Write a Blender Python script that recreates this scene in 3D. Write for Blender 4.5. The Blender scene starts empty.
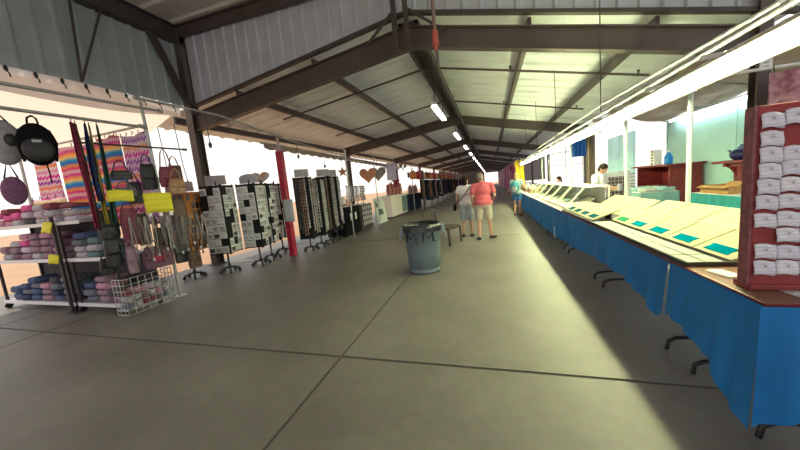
import bpy, math, random
from mathutils import Vector, Matrix, Euler
random.seed(7)
R = random.Random(11)
C = bpy.context.scene.collection
PI = math.pi

# ------------------------------------------------------------------ materials
def mat(name, col, rough=.6, metal=0., var=.0, scale=6., bump=0., emit=0., trans=0., col2=None, stretch=None, spec=.5):
    m = bpy.data.materials.new(name); m.use_nodes = True
    nt = m.node_tree; b = nt.nodes['Principled BSDF']
    b.inputs['Roughness'].default_value = rough
    b.inputs['Metallic'].default_value = metal
    b.inputs['Specular IOR Level'].default_value = spec
    c = (*col, 1)
    b.inputs['Base Color'].default_value = c
    if var > 0 or bump > 0:
        tc = nt.nodes.new('ShaderNodeTexCoord'); mp = nt.nodes.new('ShaderNodeMapping')
        nt.links.new(tc.outputs['Object'], mp.inputs['Vector'])
        if stretch: mp.inputs['Scale'].default_value = stretch
        n = nt.nodes.new('ShaderNodeTexNoise'); n.inputs['Scale'].default_value = scale; n.inputs['Detail'].default_value = 4
        nt.links.new(mp.outputs['Vector'], n.inputs['Vector'])
        if var > 0:
            r = nt.nodes.new('ShaderNodeValToRGB')
            d = col2 if col2 else tuple(max(0, x * (1 - var)) for x in col)
            r.color_ramp.elements[0].position = .35; r.color_ramp.elements[1].position = .65
            r.color_ramp.elements[0].color = (*d, 1); r.color_ramp.elements[1].color = c
            nt.links.new(n.outputs['Fac'], r.inputs['Fac']); nt.links.new(r.outputs['Color'], b.inputs['Base Color'])
        if bump > 0:
            bp = nt.nodes.new('ShaderNodeBump'); bp.inputs['Strength'].default_value = bump; bp.inputs['Distance'].default_value = .02
            nt.links.new(n.outputs['Fac'], bp.inputs['Height']); nt.links.new(bp.outputs['Normal'], b.inputs['Normal'])
    if emit > 0:
        b.inputs['Emission Color'].default_value = c; b.inputs['Emission Strength'].default_value = emit
    if trans > 0:
        t = nt.nodes.new('ShaderNodeBsdfTranslucent'); t.inputs['Color'].default_value = c
        mx = nt.nodes.new('ShaderNodeMixShader'); mx.inputs[0].default_value = trans
        nt.links.new(b.outputs[0], mx.inputs[1]); nt.links.new(t.outputs[0], mx.inputs[2])
        nt.links.new(mx.outputs[0], nt.nodes['Material Output'].inputs['Surface'])
    return m

def stripes(name, cols, axis='Z', period=.5, rough=.85, jag=.0, trans=.0):
    """woven stripes running across the cloth, from object coordinates"""
    m = bpy.data.materials.new(name); m.use_nodes = True
    nt = m.node_tree; b = nt.nodes['Principled BSDF']; b.inputs['Roughness'].default_value = rough
    tc = nt.nodes.new('ShaderNodeTexCoord'); sx = nt.nodes.new('ShaderNodeSeparateXYZ')
    nt.links.new(tc.outputs['Object'], sx.inputs[0])
    src = sx.outputs[axis]
    if jag:
        n = nt.nodes.new('ShaderNodeTexWave'); n.inputs['Scale'].default_value = 9; n.bands_direction = 'X'
        nt.links.new(tc.outputs['Object'], n.inputs['Vector'])
        a = nt.nodes.new('ShaderNodeMath'); a.operation = 'MULTIPLY_ADD'; a.inputs[1].default_value = jag
        nt.links.new(n.outputs['Fac'], a.inputs[0]); nt.links.new(src, a.inputs[2]); src = a.outputs[0]
    d = nt.nodes.new('ShaderNodeMath'); d.operation = 'DIVIDE'; d.inputs[1].default_value = period
    nt.links.new(src, d.inputs[0])
    f = nt.nodes.new('ShaderNodeMath'); f.operation = 'FRACT'; nt.links.new(d.outputs[0], f.inputs[0])
    r = nt.nodes.new('ShaderNodeValToRGB'); r.color_ramp.interpolation = 'CONSTANT'
    e = r.color_ramp.elements
    while len(e) < len(cols): e.new(.5)
    for i, c in enumerate(cols):
        e[i].position = i / len(cols)
    for i, c in enumerate(cols):
        e[i].color = (*c, 1)
    nt.links.new(f.outputs[0], r.inputs['Fac']); nt.links.new(r.outputs['Color'], b.inputs['Base Color'])
    if trans:
        t = nt.nodes.new('ShaderNodeBsdfTranslucent'); nt.links.new(r.outputs['Color'], t.inputs['Color'])
        mx = nt.nodes.new('ShaderNodeMixShader'); mx.inputs[0].default_value = trans
        nt.links.new(b.outputs[0], mx.inputs[1]); nt.links.new(t.outputs[0], mx.inputs[2])
        nt.links.new(mx.outputs[0], nt.nodes['Material Output'].inputs['Surface'])
    return m

def lines_mat(name, base, ink, axis='Z', period=.012, duty=.4, rough=.7):
    """paper or card with faint printed lines"""
    m = stripes(name, [ink, base] if duty >= .5 else [ink, base, base, base], axis, period, rough)
    return m

# ------------------------------------------------------------------ mesh builder
class MB:
    def __init__(s): s.v = []; s.f = []; s.m = []; s.sm = []
    def add(s, vs, fs, mi=0, smooth=False):
        o = len(s.v); s.v.extend([tuple(x) for x in vs])
        for f in fs: s.f.append(tuple(o + i for i in f)); s.m.append(mi); s.sm.append(smooth)
        return s
    def box(s, c, d, rot=None, mi=0, taper=None):
        hx, hy, hz = d[0] / 2, d[1] / 2, d[2] / 2
        vs = [Vector((sx * hx, sy * hy, sz * hz)) for sz in (-1, 1) for sy in (-1, 1) for sx in (-1, 1)]
        if taper:
            vs = [Vector((v.x * (taper if v.z > 0 else 1), v.y * (taper if v.z > 0 else 1), v.z)) for v in vs]
        if rot is not None: vs = [rot @ v for v in vs]
        vs = [v + Vector(c) for v in vs]
        return s.add(vs, [(0, 2, 3, 1), (4, 5, 7, 6), (0, 1, 5, 4), (2, 6, 7, 3), (0, 4, 6, 2), (1, 3, 7, 5)], mi)
    def b2(s, x0, x1, y0, y1, z0, z1, mi=0):
        return s.box(((x0 + x1) / 2, (y0 + y1) / 2, (z0 + z1) / 2), (x1 - x0, y1 - y0, z1 - z0), mi=mi)
    def bar(s, p0, p1, w, h, mi=0):
        p0, p1 = Vector(p0), Vector(p1); d = p1 - p0
        q = d.to_track_quat('Y', 'Z').to_matrix()
        return s.box((p0 + p1) / 2, (w, d.length, h), q, mi)
    def cyl(s, p0, p1, r0, r1=None, n=10, mi=0, caps=True, smooth=True):
        p0, p1 = Vector(p0), Vector(p1); r1 = r0 if r1 is None else r1
        q = (p1 - p0).to_track_quat('Z', 'Y').to_matrix()
        vs = []
        for p, r in ((p0, r0), (p1, r1)):
            for i in range(n):
                a = 2 * PI * i / n; vs.append(p + q @ Vector((r * math.cos(a), r * math.sin(a), 0)))
        s.add(vs, [(i, (i + 1) % n, n + (i + 1) % n, n + i) for i in range(n)], mi, smooth)
        if caps:
            s.add(vs[:n], [tuple(range(n - 1, -1, -1))], mi); s.add(vs[n:], [tuple(range(n))], mi)
        return s
    def tube(s, pts, r, n=8, mi=0):
        pts = [Vector(p) for p in pts]; rings = []; up = None
        for i, p in enumerate(pts):
            t = (pts[min(i + 1, len(pts) - 1)] - pts[max(i - 1, 0)]).normalized()
            if up is None:
                up = t.orthogonal().normalized()
            up = (up - t * up.dot(t)).normalized(); w = t.cross(up)
            rr = r[i] if isinstance(r, (list, tuple)) else r
            rings.append([p + up * math.cos(2 * PI * k / n) * rr + w * math.sin(2 * PI * k / n) * rr for k in range(n)])
        vs = [v for ring in rings for v in ring]; fs = []
        for i in range(len(pts) - 1):
            for k in range(n): fs.append((i * n + k, i * n + (k + 1) % n, (i + 1) * n + (k + 1) % n, (i + 1) * n + k))
        s.add(vs, fs, mi, True)
        s.add(rings[0], [tuple(range(n - 1, -1, -1))], mi); s.add(rings[-1], [tuple(range(n))], mi)
        return s
    def lathe(s, prof, n=20, c=(0, 0, 0), mi=0, wob=None):
        vs = []; fs = []
        for j, (r, z) in enumerate(prof):
            for i in range(n):
                a = 2 * PI * i / n; rr = r * (1 + (wob(a, j) if wob else 0))
                vs.append((c[0] + rr * math.cos(a), c[1] + rr * math.sin(a), c[2] + z))
        for j in range(len(prof) - 1):
            for i in range(n): fs.append((j * n + i, j * n + (i + 1) % n, (j + 1) * n + (i + 1) % n, (j + 1) * n + i))
        return s.add(vs, fs, mi, True)
    def ell(s, c, r, n=12, m=8, mi=0, rot=None):
        vs = []; fs = []
        for j in range(m + 1):
            t = PI * j / m
            for i in range(n):
                a = 2 * PI * i / n
                v = Vector((r[0] * math.sin(t) * math.cos(a), r[1] * math.sin(t) * math.sin(a), -r[2] * math.cos(t)))
                if rot is not None: v = rot @ v
                vs.append(v + Vector(c))
        for j in range(m):
            for i in range(n): fs.append((j * n + i, j * n + (i + 1) % n, (j + 1) * n + (i + 1) % n, (j + 1) * n + i))
        return s.add(vs, fs, mi, True)
    def sheet(s, fn, nu, nv, mi=0, smooth=True):
        vs = [fn(u / nu, v / nv) for v in range(nv + 1) for u in range(nu + 1)]
        fs = [(v * (nu + 1) + u, v * (nu + 1) + u + 1, (v + 1) * (nu + 1) + u + 1, (v + 1) * (nu + 1) + u) for v in range(nv) for u in range(nu)]
        return s.add(vs, fs, mi, smooth)
    def prism(s, poly, fn, d0, d1, mi=0):
        """poly: 2D outline; fn(a, b, d) -> point; extruded from d0 to d1"""
        n = len(poly)
        vs = [fn(a, b, d0) for a, b in poly] + [fn(a, b, d1) for a, b in poly]
        fs = [tuple(range(n - 1, -1, -1)), tuple(range(n, 2 * n))] + [(i, (i + 1) % n, n + (i + 1) % n, n + i) for i in range(n)]
        return s.add(vs, fs, mi)
    def build(s, name, m, parent=None, bevel=0., solid=0., sub=0, loc=None, kind=None):
        me = bpy.data.meshes.new(name); me.from_pydata(s.v, [], s.f)
        ms = m if isinstance(m, (list, tuple)) else [m]
        for x in ms: me.materials.append(x)
        for p, i, k in zip(me.polygons, s.m, s.sm): p.material_index = i; p.use_smooth = k
        o = bpy.data.objects.new(name, me); C.objects.link(o)
        if parent is not None: o.parent = parent
        if loc: o.location = loc
        if solid:
            k = o.modifiers.new('Solidify', 'SOLIDIFY'); k.thickness = solid; k.offset = 0
        if bevel:
            k = o.modifiers.new('Bevel', 'BEVEL'); k.width = bevel; k.segments = 2; k.limit_method = 'ANGLE'
        if sub:
            k = o.modifiers.new('Subdivision', 'SUBSURF'); k.levels = sub; k.render_levels = sub
        if kind: o['kind'] = kind
        return o

LABELS = {}
def tag(o, label, cat, group=None):
    o['label'] = label; o['category'] = cat
    if group: o['group'] = group
    return o
def thing(name, label, cat, loc=(0, 0, 0), rz=0., group=None):
    o = bpy.data.objects.new(name, None); C.objects.link(o); o.empty_display_size = .1
    o.location = loc; o.rotation_euler = (0, 0, rz)
    return tag(o, label, cat, group)
def dup(o, label=None, loc=None, rot=None, group=None, scale=None, parent=None, mats=None):
    """a copy of a thing and of each of its parts"""
    c = o.copy(); C.objects.link(c)
    if parent is not None: c.parent = parent
    if label: c['label'] = label
    if group: c['group'] = group
    if loc is not None: c.location = loc
    if rot is not None: c.rotation_euler = rot
    if scale is not None: c.scale = scale
    if mats: recolor(c, mats)
    for ch in list(o.children):
        k = dup(ch, parent=c, mats=mats)
    return c
def recolor(o, mats):
    """give the copy's mesh its own materials, slot by slot (mats: old material name -> new)"""
    if o.type == 'MESH':
        hit = [i for i, sl in enumerate(o.material_slots) if sl.material and sl.material.name in mats]
        for i in hit:
            nm = mats[o.material_slots[i].material.name]
            o.material_slots[i].link = 'OBJECT'; o.material_slots[i].material = nm
def struct(name, mb, m, **k):
    return mb.build(name, m, kind='structure', **k)
ORD = ['first', 'second', 'third', 'fourth', 'fifth', 'sixth', 'seventh', 'eighth', 'ninth', 'tenth', 'eleventh', 'twelfth', 'thirteenth', 'fourteenth', 'fifteenth', 'sixteenth', 'seventeenth', 'eighteenth', 'nineteenth', 'twentieth']

# ------------------------------------------------------------------ colours
M_dark = mat('dark steel', (.055, .042, .042), .55, .0, .3, 3)
M_brown = mat('brown painted steel', (.085, .062, .058), .5, .0, .25, 2)
M_black = mat('black plastic', (.012, .012, .014), .5)
M_blackcloth = mat('black cloth', (.010, .010, .013), .95, var=.3, scale=20, spec=.06)
M_grey = mat('galvanised tube', (.42, .43, .43), .4, .6)
M_white = mat('white enamel', (.78, .78, .77), .5)
M_offwhite = mat('off white card', (.76, .76, .76), .7, var=.18, scale=25)
M_cardA = mat('grey white packet', (.66, .66, .69), .45, var=.4, scale=38)
M_cardB = mat('lilac packet', (.5, .44, .5), .5, var=.5, scale=30)
M_chrome = mat('chrome wire', (.55, .55, .56), .3, .9)
M_red = mat('red painted wood', (.24, .028, .032), .55, var=.25, scale=9)
M_wood = mat('brown laminate', (.26, .13, .085), .4, var=.3, scale=5, stretch=(1, 9, 1))
M_tube = mat('lit tube', (1, 1, .92), emit=9)
M_skin = mat('skin', (.52, .29, .21), .55, var=.12, scale=12)
M_teal = mat('teal cloth', (.02, .27, .3), .85, var=.2, scale=8)
M_yellow = mat('yellow card', (.75, .68, .03), .7, var=.12, scale=18)

# ------------------------------------------------------------------ camera
f_px, yaw, pit, roll = 300.356, .30067, .12544, -.0949201
F = Vector((-math.sin(yaw) * math.cos(pit), math.cos(yaw) * math.cos(pit), -math.sin(pit)))
Rv = Vector((math.cos(yaw), math.sin(yaw), 0)); Uv = Rv.cross(F)
R2 = Rv * math.cos(roll) + Uv * math.sin(roll); U2 = -Rv * math.sin(roll) + Uv * math.cos(roll)
cd = bpy.data.cameras.new('camera'); cam = bpy.data.objects.new('camera', cd); C.objects.link(cam)
cam.matrix_world = Matrix(((R2.x, U2.x, -F.x, 0), (R2.y, U2.y, -F.y, 0), (R2.z, U2.z, -F.z, 1.55), (0, 0, 0, 1)))
cd.sensor_fit = 'HORIZONTAL'; cd.sensor_width = 36; cd.lens = 36 * f_px / 800; cd.clip_start = .02; cd.clip_end = 500
bpy.context.scene.camera = cam

# ------------------------------------------------------------------ world and lamps
w = bpy.data.worlds.new('sky'); bpy.context.scene.world = w; w.use_nodes = True
nt = w.node_tree; bg = nt.nodes['Background']
tcw = nt.nodes.new('ShaderNodeTexCoord'); sxw = nt.nodes.new('ShaderNodeSeparateXYZ'); rw = nt.nodes.new('ShaderNodeValToRGB')
nt.links.new(tcw.outputs['Generated'], sxw.inputs[0]); nt.links.new(sxw.outputs['Z'], rw.inputs['Fac'])
rw.color_ramp.elements[0].color = (1, .93, .84, 1); rw.color_ramp.elements[1].color = (.8, .9, 1, 1); rw.color_ramp.elements[1].position = .7
nt.links.new(rw.outputs['Color'], bg.inputs['Color']); bg.inputs['Strength'].default_value = 1.3
sun = bpy.data.lights.new('sun', 'SUN'); sun.energy = 3.6; sun.angle = .01; sun.color = (1, .9, .76)
so = bpy.data.objects.new('sun', sun); C.objects.link(so); so.rotation_euler = Euler((math.radians(4), math.radians(-29), 0))
sc = bpy.context.scene
sc.view_settings.view_transform = 'Standard'; sc.view_settings.look = 'None'; sc.view_settings.exposure = 0
sc.cycles.use_denoising = True
sc.cycles.max_bounces = 8; sc.cycles.diffuse_bounces = 5; sc.cycles.caustics_reflective = False; sc.cycles.caustics_refractive = False
sc.cycles.sample_clamp_indirect = 6
# ================================================================== the building
RX = -1.35                                   # ridge
FY = [6.0 + 8.4 * i for i in range(10)]      # the roof frames
def ztop(x): return 4.54 - (.135 * (RX - x) if x < RX else .229 * (x - RX))   # top of the rafters
ROOFUP = .27

def floor_material():
    m = bpy.data.materials.new('polished concrete'); m.use_nodes = True
    nt = m.node_tree; b = nt.nodes['Principled BSDF']
    tc = nt.nodes.new('ShaderNodeTexCoord'); L = nt.links.new
    n1 = nt.nodes.new('ShaderNodeTexNoise'); n1.inputs['Scale'].default_value = .9; n1.inputs['Detail'].default_value = 6; n1.inputs['Roughness'].default_value = .6
    n2 = nt.nodes.new('ShaderNodeTexNoise'); n2.inputs['Scale'].default_value = 14; n2.inputs['Detail'].default_value = 5
    L(tc.outputs['Object'], n1.inputs['Vector']); L(tc.outputs['Object'], n2.inputs['Vector'])
    r = nt.nodes.new('ShaderNodeValToRGB'); r.color_ramp.elements[0].position = .3; r.color_ramp.elements[1].position = .72
    r.color_ramp.elements[0].color = (.150, .134, .121, 1); r.color_ramp.elements[1].color = (.255, .230, .208, 1)
    L(n1.outputs['Fac'], r.inputs['Fac'])
    mx = nt.nodes.new('ShaderNodeMix'); mx.data_type = 'RGBA'; mx.blend_type = 'MULTIPLY'; mx.inputs[0].default_value = .35
    L(r.outputs['Color'], mx.inputs[6]); L(n2.outputs['Color'], mx.inputs[7])
    rr = nt.nodes.new('ShaderNodeMapRange'); rr.inputs[3].default_value = .36; rr.inputs[4].default_value = .60; b.inputs['Specular IOR Level'].default_value = .32
    L(n1.outputs['Fac'], rr.inputs[0]); L(rr.outputs[0], b.inputs['Roughness'])
    L(mx.outputs[2], b.inputs['Base Color'])
    return m
fm = floor_material()
M_joint = mat('dark joint', (.07, .06, .05), .8)  # dark tone at the bottom of the saw-cut joints
M_joint2 = mat('worn joint', (.15, .135, .115), .7)
def concrete_slab():
    mb = MB()
    # slab fields with real saw-cut joints between them
    xs = [-7.4, -6.1, -1.45, 3.2, 8]; ys = [-6, 2.38] + [2.38 + 6.1 * k for k in range(1, 14)]
    g = .015
    for i in range(len(xs) - 1):
        for j in range(len(ys) - 1):
            mb.b2(xs[i] + g, xs[i + 1] - g, ys[j] + g, ys[j + 1] - g, -.15, 0)
    mb.b2(-7.4, 8, -6, ys[-1], -.16, -.012, 1); mb.b2(-10.4, -7.4 - g, -6, 4.5, -.15, 0)
    return mb
struct('floor', concrete_slab(), [fm, M_joint])
gr = MB(); gr.b2(-70, 70, -60, 130, -.4, -.17)
gr2 = MB(); gr2.b2(4, 70, -60, 130, -.17, -.161)  # pale ground plate added so sunlight bounces up to the roof
struct('bounce_ground_right', gr2, mat('pale bounce ground', (.72, .71, .68), .9, var=.1, scale=2))
struct('ground', gr, mat('sunlit tan ground', (.46, .27, .15), .9, var=.15, scale=2))

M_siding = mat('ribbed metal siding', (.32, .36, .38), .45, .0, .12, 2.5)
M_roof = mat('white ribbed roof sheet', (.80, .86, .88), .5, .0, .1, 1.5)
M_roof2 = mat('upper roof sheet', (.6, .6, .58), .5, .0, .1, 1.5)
def rib_line(a0, a1, pitch, depth):
    """(position, offset) samples of a trapezoid-ribbed sheet"""
    pts = []; a = a0
    while a < a1 - 1e-6:
        for t, d in ((0, 0), (.72, 0), (.80, depth), (.92, depth)):
            pts.append((a + t * pitch, d))
        a += pitch
    pts.append((a1, 0)); return [p for p in pts if p[0] <= a1 + 1e-6]
def ribbed(pts, p_of):
    mb = MB(); n = len(pts); vs = []
    for a, d in pts: q0, q1 = p_of(a, d); vs += [q0, q1]
    return mb.add(vs, [(2 * i, 2 * i + 1, 2 * i + 3, 2 * i + 2) for i in range(n - 1)])
# lower roof, two slopes
pl = rib_line(6.08, 87, .62, .045)
zl = lambda x: ztop(x) + ROOFUP
mbc = ribbed(pl, lambda a, d: ((-8.7, a, zl(-8.7) - d), (RX, a, zl(RX) - d)))
mbd = ribbed(pl, lambda a, d: ((RX, a, zl(RX) - d), (4.3, a, zl(4.3) - d)))
mbc.add(mbd.v, mbd.f)
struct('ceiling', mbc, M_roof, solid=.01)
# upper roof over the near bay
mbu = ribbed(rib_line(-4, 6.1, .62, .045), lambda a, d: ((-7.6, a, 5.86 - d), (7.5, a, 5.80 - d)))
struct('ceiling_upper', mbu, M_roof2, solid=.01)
# side siding above the left booths, and the step wall between the two roofs
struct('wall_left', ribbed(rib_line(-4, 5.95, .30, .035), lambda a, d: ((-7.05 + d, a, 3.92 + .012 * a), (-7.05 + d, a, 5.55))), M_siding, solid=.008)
def sb(x): return 4.79 - (.148 * (RX - x) if x < RX else .236 * (x - RX))     # lower edge of the step wall
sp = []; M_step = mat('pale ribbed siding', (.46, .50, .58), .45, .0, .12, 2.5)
for a, d in rib_line(-6.85, 5.2, .30, .035): sp.append((a, d))
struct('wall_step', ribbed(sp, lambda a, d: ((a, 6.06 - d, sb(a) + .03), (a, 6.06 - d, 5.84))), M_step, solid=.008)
t = MB()
t.bar((-6.85, 6.0, sb(-6.85)), (RX, 6.0, sb(RX)), .1, .06); t.bar((RX, 6.0, sb(RX)), (5.2, 6.0, sb(5.2)), .1, .06)
struct('trim_1', t, M_dark)

def ibeam(mb, p0, p1, depth, width, fl=.025):
    """an I section hung below the line p0-p1"""
    p0, p1 = Vector(p0), Vector(p1); dz = Vector((0, 0, 1))
    mb.bar(p0 - dz * fl / 2, p1 - dz * fl / 2, width, fl); mb.bar(p0 - dz * (depth - fl / 2), p1 - dz * (depth - fl / 2), width, fl)
    mb.bar(p0 - dz * depth / 2, p1 - dz * depth / 2, .03, depth - fl * 2)
for i, y in enumerate(FY):
    mb = MB(); ibeam(mb, (-6.95, y, ztop(-6.95)), (RX, y, ztop(RX)), .42, .16); ibeam(mb, (RX, y, ztop(RX)), (3.9, y, ztop(3.9)), .38, .16)
    struct('roof_beam', mb, M_brown)
    for x in (-6.95, 3.86):
        wd = .1 if x < 0 else .075
        mc = MB(); top = 5.75 if (i == 0) else ztop(x) - .02
        for s in (-1, 1): mc.b2(x - wd, x + wd, y + s * wd - .012, y + s * wd + .012, .02, top)
        mc.b2(x - .015, x + .015, y - wd + .01, y + wd - .01, .02, top); mc.b2(x - .16, x + .16, y - .16, y + .16, 0, .02)
        struct('column', mc, M_brown)
# purlins under the roof sheet
for x in (-7.7, -5.6, -3.5, .8, 2.65):
    mb = MB(); z = zl(x) - .05
    mb.b2(x - .03, x + .03, 6.1, 87, z - .19, z - .02); mb.b2(x - .03, x + .06, 6.1, 87, z - .2, z - .18)
    struct('roof_purlin', mb, M_brown)
mb = MB()
mb.b2(-1.55, -1.47, 6.1, 87, 4.42, 4.68); mb.b2(-1.23, -1.15, 6.1, 87, 4.42, 4.68); mb.b2(-1.55, -1.15, 6.1, 87, 4.62, 4.68)
struct('ridge_beam', mb, M_dark)
# left eave beam, knee brace, rafter and post framing of the upper roof
mb = MB(); ibeam(mb, (-6.95, -4, 5.8), (-6.95, 6.1, 5.8), .38, .2); struct('eave_beam', mb, M_dark)
mb = MB(); mb.bar((-6.93, 5.3, 5.45), (-6.93, 5.93, 4.0), .09, .12); struct('knee_brace', mb, M_dark)
mb = MB(); ibeam(mb, (-6.85, 5.93, 5.80), (5.2, 5.93, 5.62), .24, .14); struct('upper_rafter', mb, M_brown)
mb = MB()
for x in (-1.5, -1.28): mb.b2(x - .04, x + .04, 5.62, 5.7, 4.0, 5.6)
mb.bar((-1.28, 5.66, 4.7), (-.6, 5.66, 4.15), .04, .04); mb.bar((-1.5, 5.66, 4.7), (-2.1, 5.66, 4.2), .04, .04)
struct('ridge_post', mb, M_dark)
for dy in (.08, .6):
    mb = MB(); mb.cyl((-6.9, 3.87, 3.95), (-6.9, 3.87 + dy, 5.5 + .1 * (dy > .3)), .022, n=8); struct('sway_rod', mb, M_dark)
# end wall with the bright doorway
mb = MB(); y = 88
mb.b2(-14, -1.4, y, y + .2, 0, 6); mb.b2(2.2, 14, y, y + .2, 0, 6); mb.b2(-1.4, 2.2, y, y + .2, 3.2, 6)
struct('wall_end', mb, M_brown)

# ------------------------------------------------------------------ pipes and lights under the roof
def pipe_thing(label, pts, r, m, heads=()):
    t = thing('sprinkler_pipe', label, 'pipe'); mb = MB(); mb.tube(pts, r); mb.build('pipe_run', m, t)
    for p in heads:
        h = MB(); h.cyl(p, (p[0], p[1], p[2] + .05), .018, n=8); h.cyl((p[0], p[1], p[2] + .05), (p[0], p[1], p[2] + .075), .035, .02, n=8)
        h.build('sprinkler_head', m, t)
    return t
for k, (y, a, b) in enumerate(((8.0, -5.8, 3.35), (11.4, -5.9, 3.0))):
    zz = lambda x: zl(x) - .34
    hs = [(x, y, zz(x) + .03) for x in ((a + .5, -3.4, .6, b - .2))]
    pipe_thing(f"dark sprinkler pipe crossing under the roof, {ORD[k]} beyond the near rafter", [(a, y, zz(a)), (RX, y, zz(RX)), (b, y, zz(b))], .026, M_brown, hs)
M_conduit = mat('rust pink conduit', (.2, .12, .12), .5)
t = thing('hanging_conduit', 'pinkish conduit dropping to a red fitting and running along the ridge', 'pipe')
mb = MB(); mb.cyl((-.72, 5.2, 3.95), (-.72, 5.2, 5.75), .03); mb.build('drop_pipe', M_conduit, t)
mb = MB(); mb.cyl((-.72, 5.2, 3.75), (-.72, 5.2, 3.98), .055, .045); mb.cyl((-.72, 5.2, 3.68), (-.72, 5.2, 3.76), .03); mb.build('fitting', mat('red fitting', (.45, .09, .08), .5), t)
mb = MB(); mb.tube([(-.72, 5.2, 3.7), (-.8, 5.9, 3.86), (-.9, 6.6, 3.86), (-.9, 30, 3.86), (-.9, 80, 3.86)], .03); mb.build('pipe_run', M_brown, t)
# ceiling tubes along the ridge
M_ridgetube = mat('lit ridge tube', (1, .98, .95), emit=16)
proto = thing('ceiling_light', '', 'light', (0, 0, 0), 0, 'fluorescent lights along the ridge')
mb = MB(); mb.b2(-.05, .05, -.78, .78, .025, .08); mb.build('housing', M_white, proto, bevel=.01)
mb = MB(); mb.cyl((-.035, -.75, 0), (-.035, .75, 0), .02); mb.cyl((.035, -.75, 0), (.035, .75, 0), .02); mb.build('tube', M_ridgetube, proto)
for s in (-1, 1):
    mb = MB(); mb.cyl((0, s * .6, .08), (0, s * .6, 1.28), .008, n=6); mb.build('hanger_rod', M_dark, proto)
for k in range(18):
    y = 7.15 + 4.0 * k
    lb = f"lit fluorescent ceiling light, {ORD[k]} along the ridge row from the near rafter"
    if k == 0: proto.location = (-1.02, y, 3.12); proto['label'] = lb
    else: dup(proto, lb, (-1.02, y, 3.12))
# the long row of shop lights over the jewellery tables
proto = thing('hanging_shop_light', '', 'light', (0, 0, 0), 0, 'shop lights over the blue tables')
hood = MB(); [hood.prism([(s * .2, .01), (s * .075, .075), (s * .07, .06), (s * .195, .0)][::s], lambda a, b, d: (a, d, b), -.77, .77) for s in (-1, 1)]; [hood.b2(-.2, .2, y - .012, y + .012, .045, .08) for y in (-.76, 0, .76)]; hood.b2(-.02, .02, -.77, .77, .05, .1)
M_hood = mat('white reflector', (.6, .6, .58), .5)
hood.build('reflector', M_hood, proto)
mb = MB()
for x in (-.03, .03): mb.cyl((x, -.75, 0), (x, .75, 0), .02)
M_shop = mat('lit shop tube', (.94, 1, .53), emit=125)
mb.build('tube', M_shop, proto)
for k in range(10):
    y = 2.75 + 1.56 * k; lb = f"glowing white shop light over the blue tables, {ORD[k]} from the red card board"
    if k == 0: proto.location = (1.65, y, 2.175); proto['label'] = lb
    else: dup(proto, lb, (1.65, y, 2.175 - .005 * k))
t = thing('hanging_rail', 'grey pipe carrying the shop lights over the blue tables', 'rail')
mb = MB(); mb.tube([(1.65, 1.6, 2.36), (1.65, 17.5, 2.3)], .025); mb.build('rail_tube', M_grey, t)
for y in (2.2, 5.4, 8.6, 11.8, 15):
    mb = MB(); mb.cyl((1.65, y, 2.38), (1.65, y, zl(1.65) - .1), .008, n=6); mb.build('drop_wire', M_dark, t)
t = thing('hanging_conduit', 'grey diagonal pipe hanging above the shop lights', 'pipe')
mb = MB(); mb.tube([(1.9, 2.8, 2.52), (1.9, 6.2, 2.62), (1.9, 14, 2.55)], .022); mb.build('pipe_run', M_grey, t)
# ================================================================== left: the clothes and bags booth
M_tarp = mat('peach tarp', (.88, .72, .58), .8, var=.08, scale=2, bump=.2, trans=.6)
M_valance = mat('white tarp', (.82, .78, .77), .8, var=.16, scale=3, bump=.3, trans=.4)
t = thing('canopy_tarp', 'peach canopy tarp with clipped white valance above the clothes booth', 'canopy')
mb = MB(); mb.sheet(lambda u, v: (-7.02 - 2.9 * v, -1.5 + 7.2 * u, 3.90 - .80 * v - .10 * math.sin(PI * v) - .03 * math.sin(14 * u)), 30, 12); mb.build('tarp_roof', M_tarp, t)
mb = MB(); mb.sheet(lambda u, v: (-6.98 - .02 * math.sin(23 * u), -1.5 + 7.2 * u, 3.955 - .46 * v * (1 - .12 * math.cos(12 * u)) * (1.1 - .5 * u * u)), 60, 6); mb.build('valance', M_valance, t)
for k in range(13):
    y = 1.7 + .32 * k; mb = MB()
    mb.ell((-6.94, y, 3.90), (.02, .028, .05), 8, 6); mb.tube([(-6.94, y, 3.88), (-6.92, y + .02, 3.82), (-6.94, y + .03, 3.78)], .009, 6)
    mb.build('clip', M_black, t)
# pipe rails over the booth front
def rail(label, pts, r=.022, m=None, name='hanging_rail'):
    t = thing(name, label, 'rail'); mb = MB(); mb.tube(pts, r); mb.build('rail_tube', m or M_grey, t)
    for p in (pts[0], pts[-1]):
        mb = MB(); mb.cyl((p[0], p[1] - .03, p[2]), (p[0], p[1] + .03, p[2]), r * 1.5); mb.build('pipe_coupling', m or M_grey, t)
    return t
rail('upper grey pipe rail along the front of the clothes booth', [(-5.2, 1.2, 3.10), (-5.2, 3.62, 3.17), (-5.2, 3.9, 3.18)])
rail('long pipe rail running from the clothes booth past the red post', [(-5.22, 3.58, 3.32), (-5.2, 5.1, 3.34), (-5.2, 7.0, 3.12), (-5.2, 10.6, 2.9)])
rail('lower pipe rail the backpack hangs from', [(-5.2, 1.2, 2.84), (-5.2, 3.6, 2.87)])
rail('back pipe rail that carries the striped blankets', [(-9.1, 3.95, 3.03), (-5.78, 3.95, 3.03)], name='hanging_rail')
t = thing('tent_pole', 'grey tent pole standing at the corner of the clothes booth', 'pole', (-5.38, 3.78, 0))
mb = MB(); mb.tube([(0, 0, .01), (-.02, 0, 2.0), (-.06, 0, 3.36)], .024); mb.build('pole', M_grey, t)
mb = MB(); mb.b2(-.08, .08, -.08, .08, 0, .012); mb.build('base_plate', M_grey, t); mb = MB(); mb.cyl((-.02, 0, 2.0), (-.02, 0, 2.1), .034); mb.build('pipe_coupling', M_grey, t)
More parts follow.
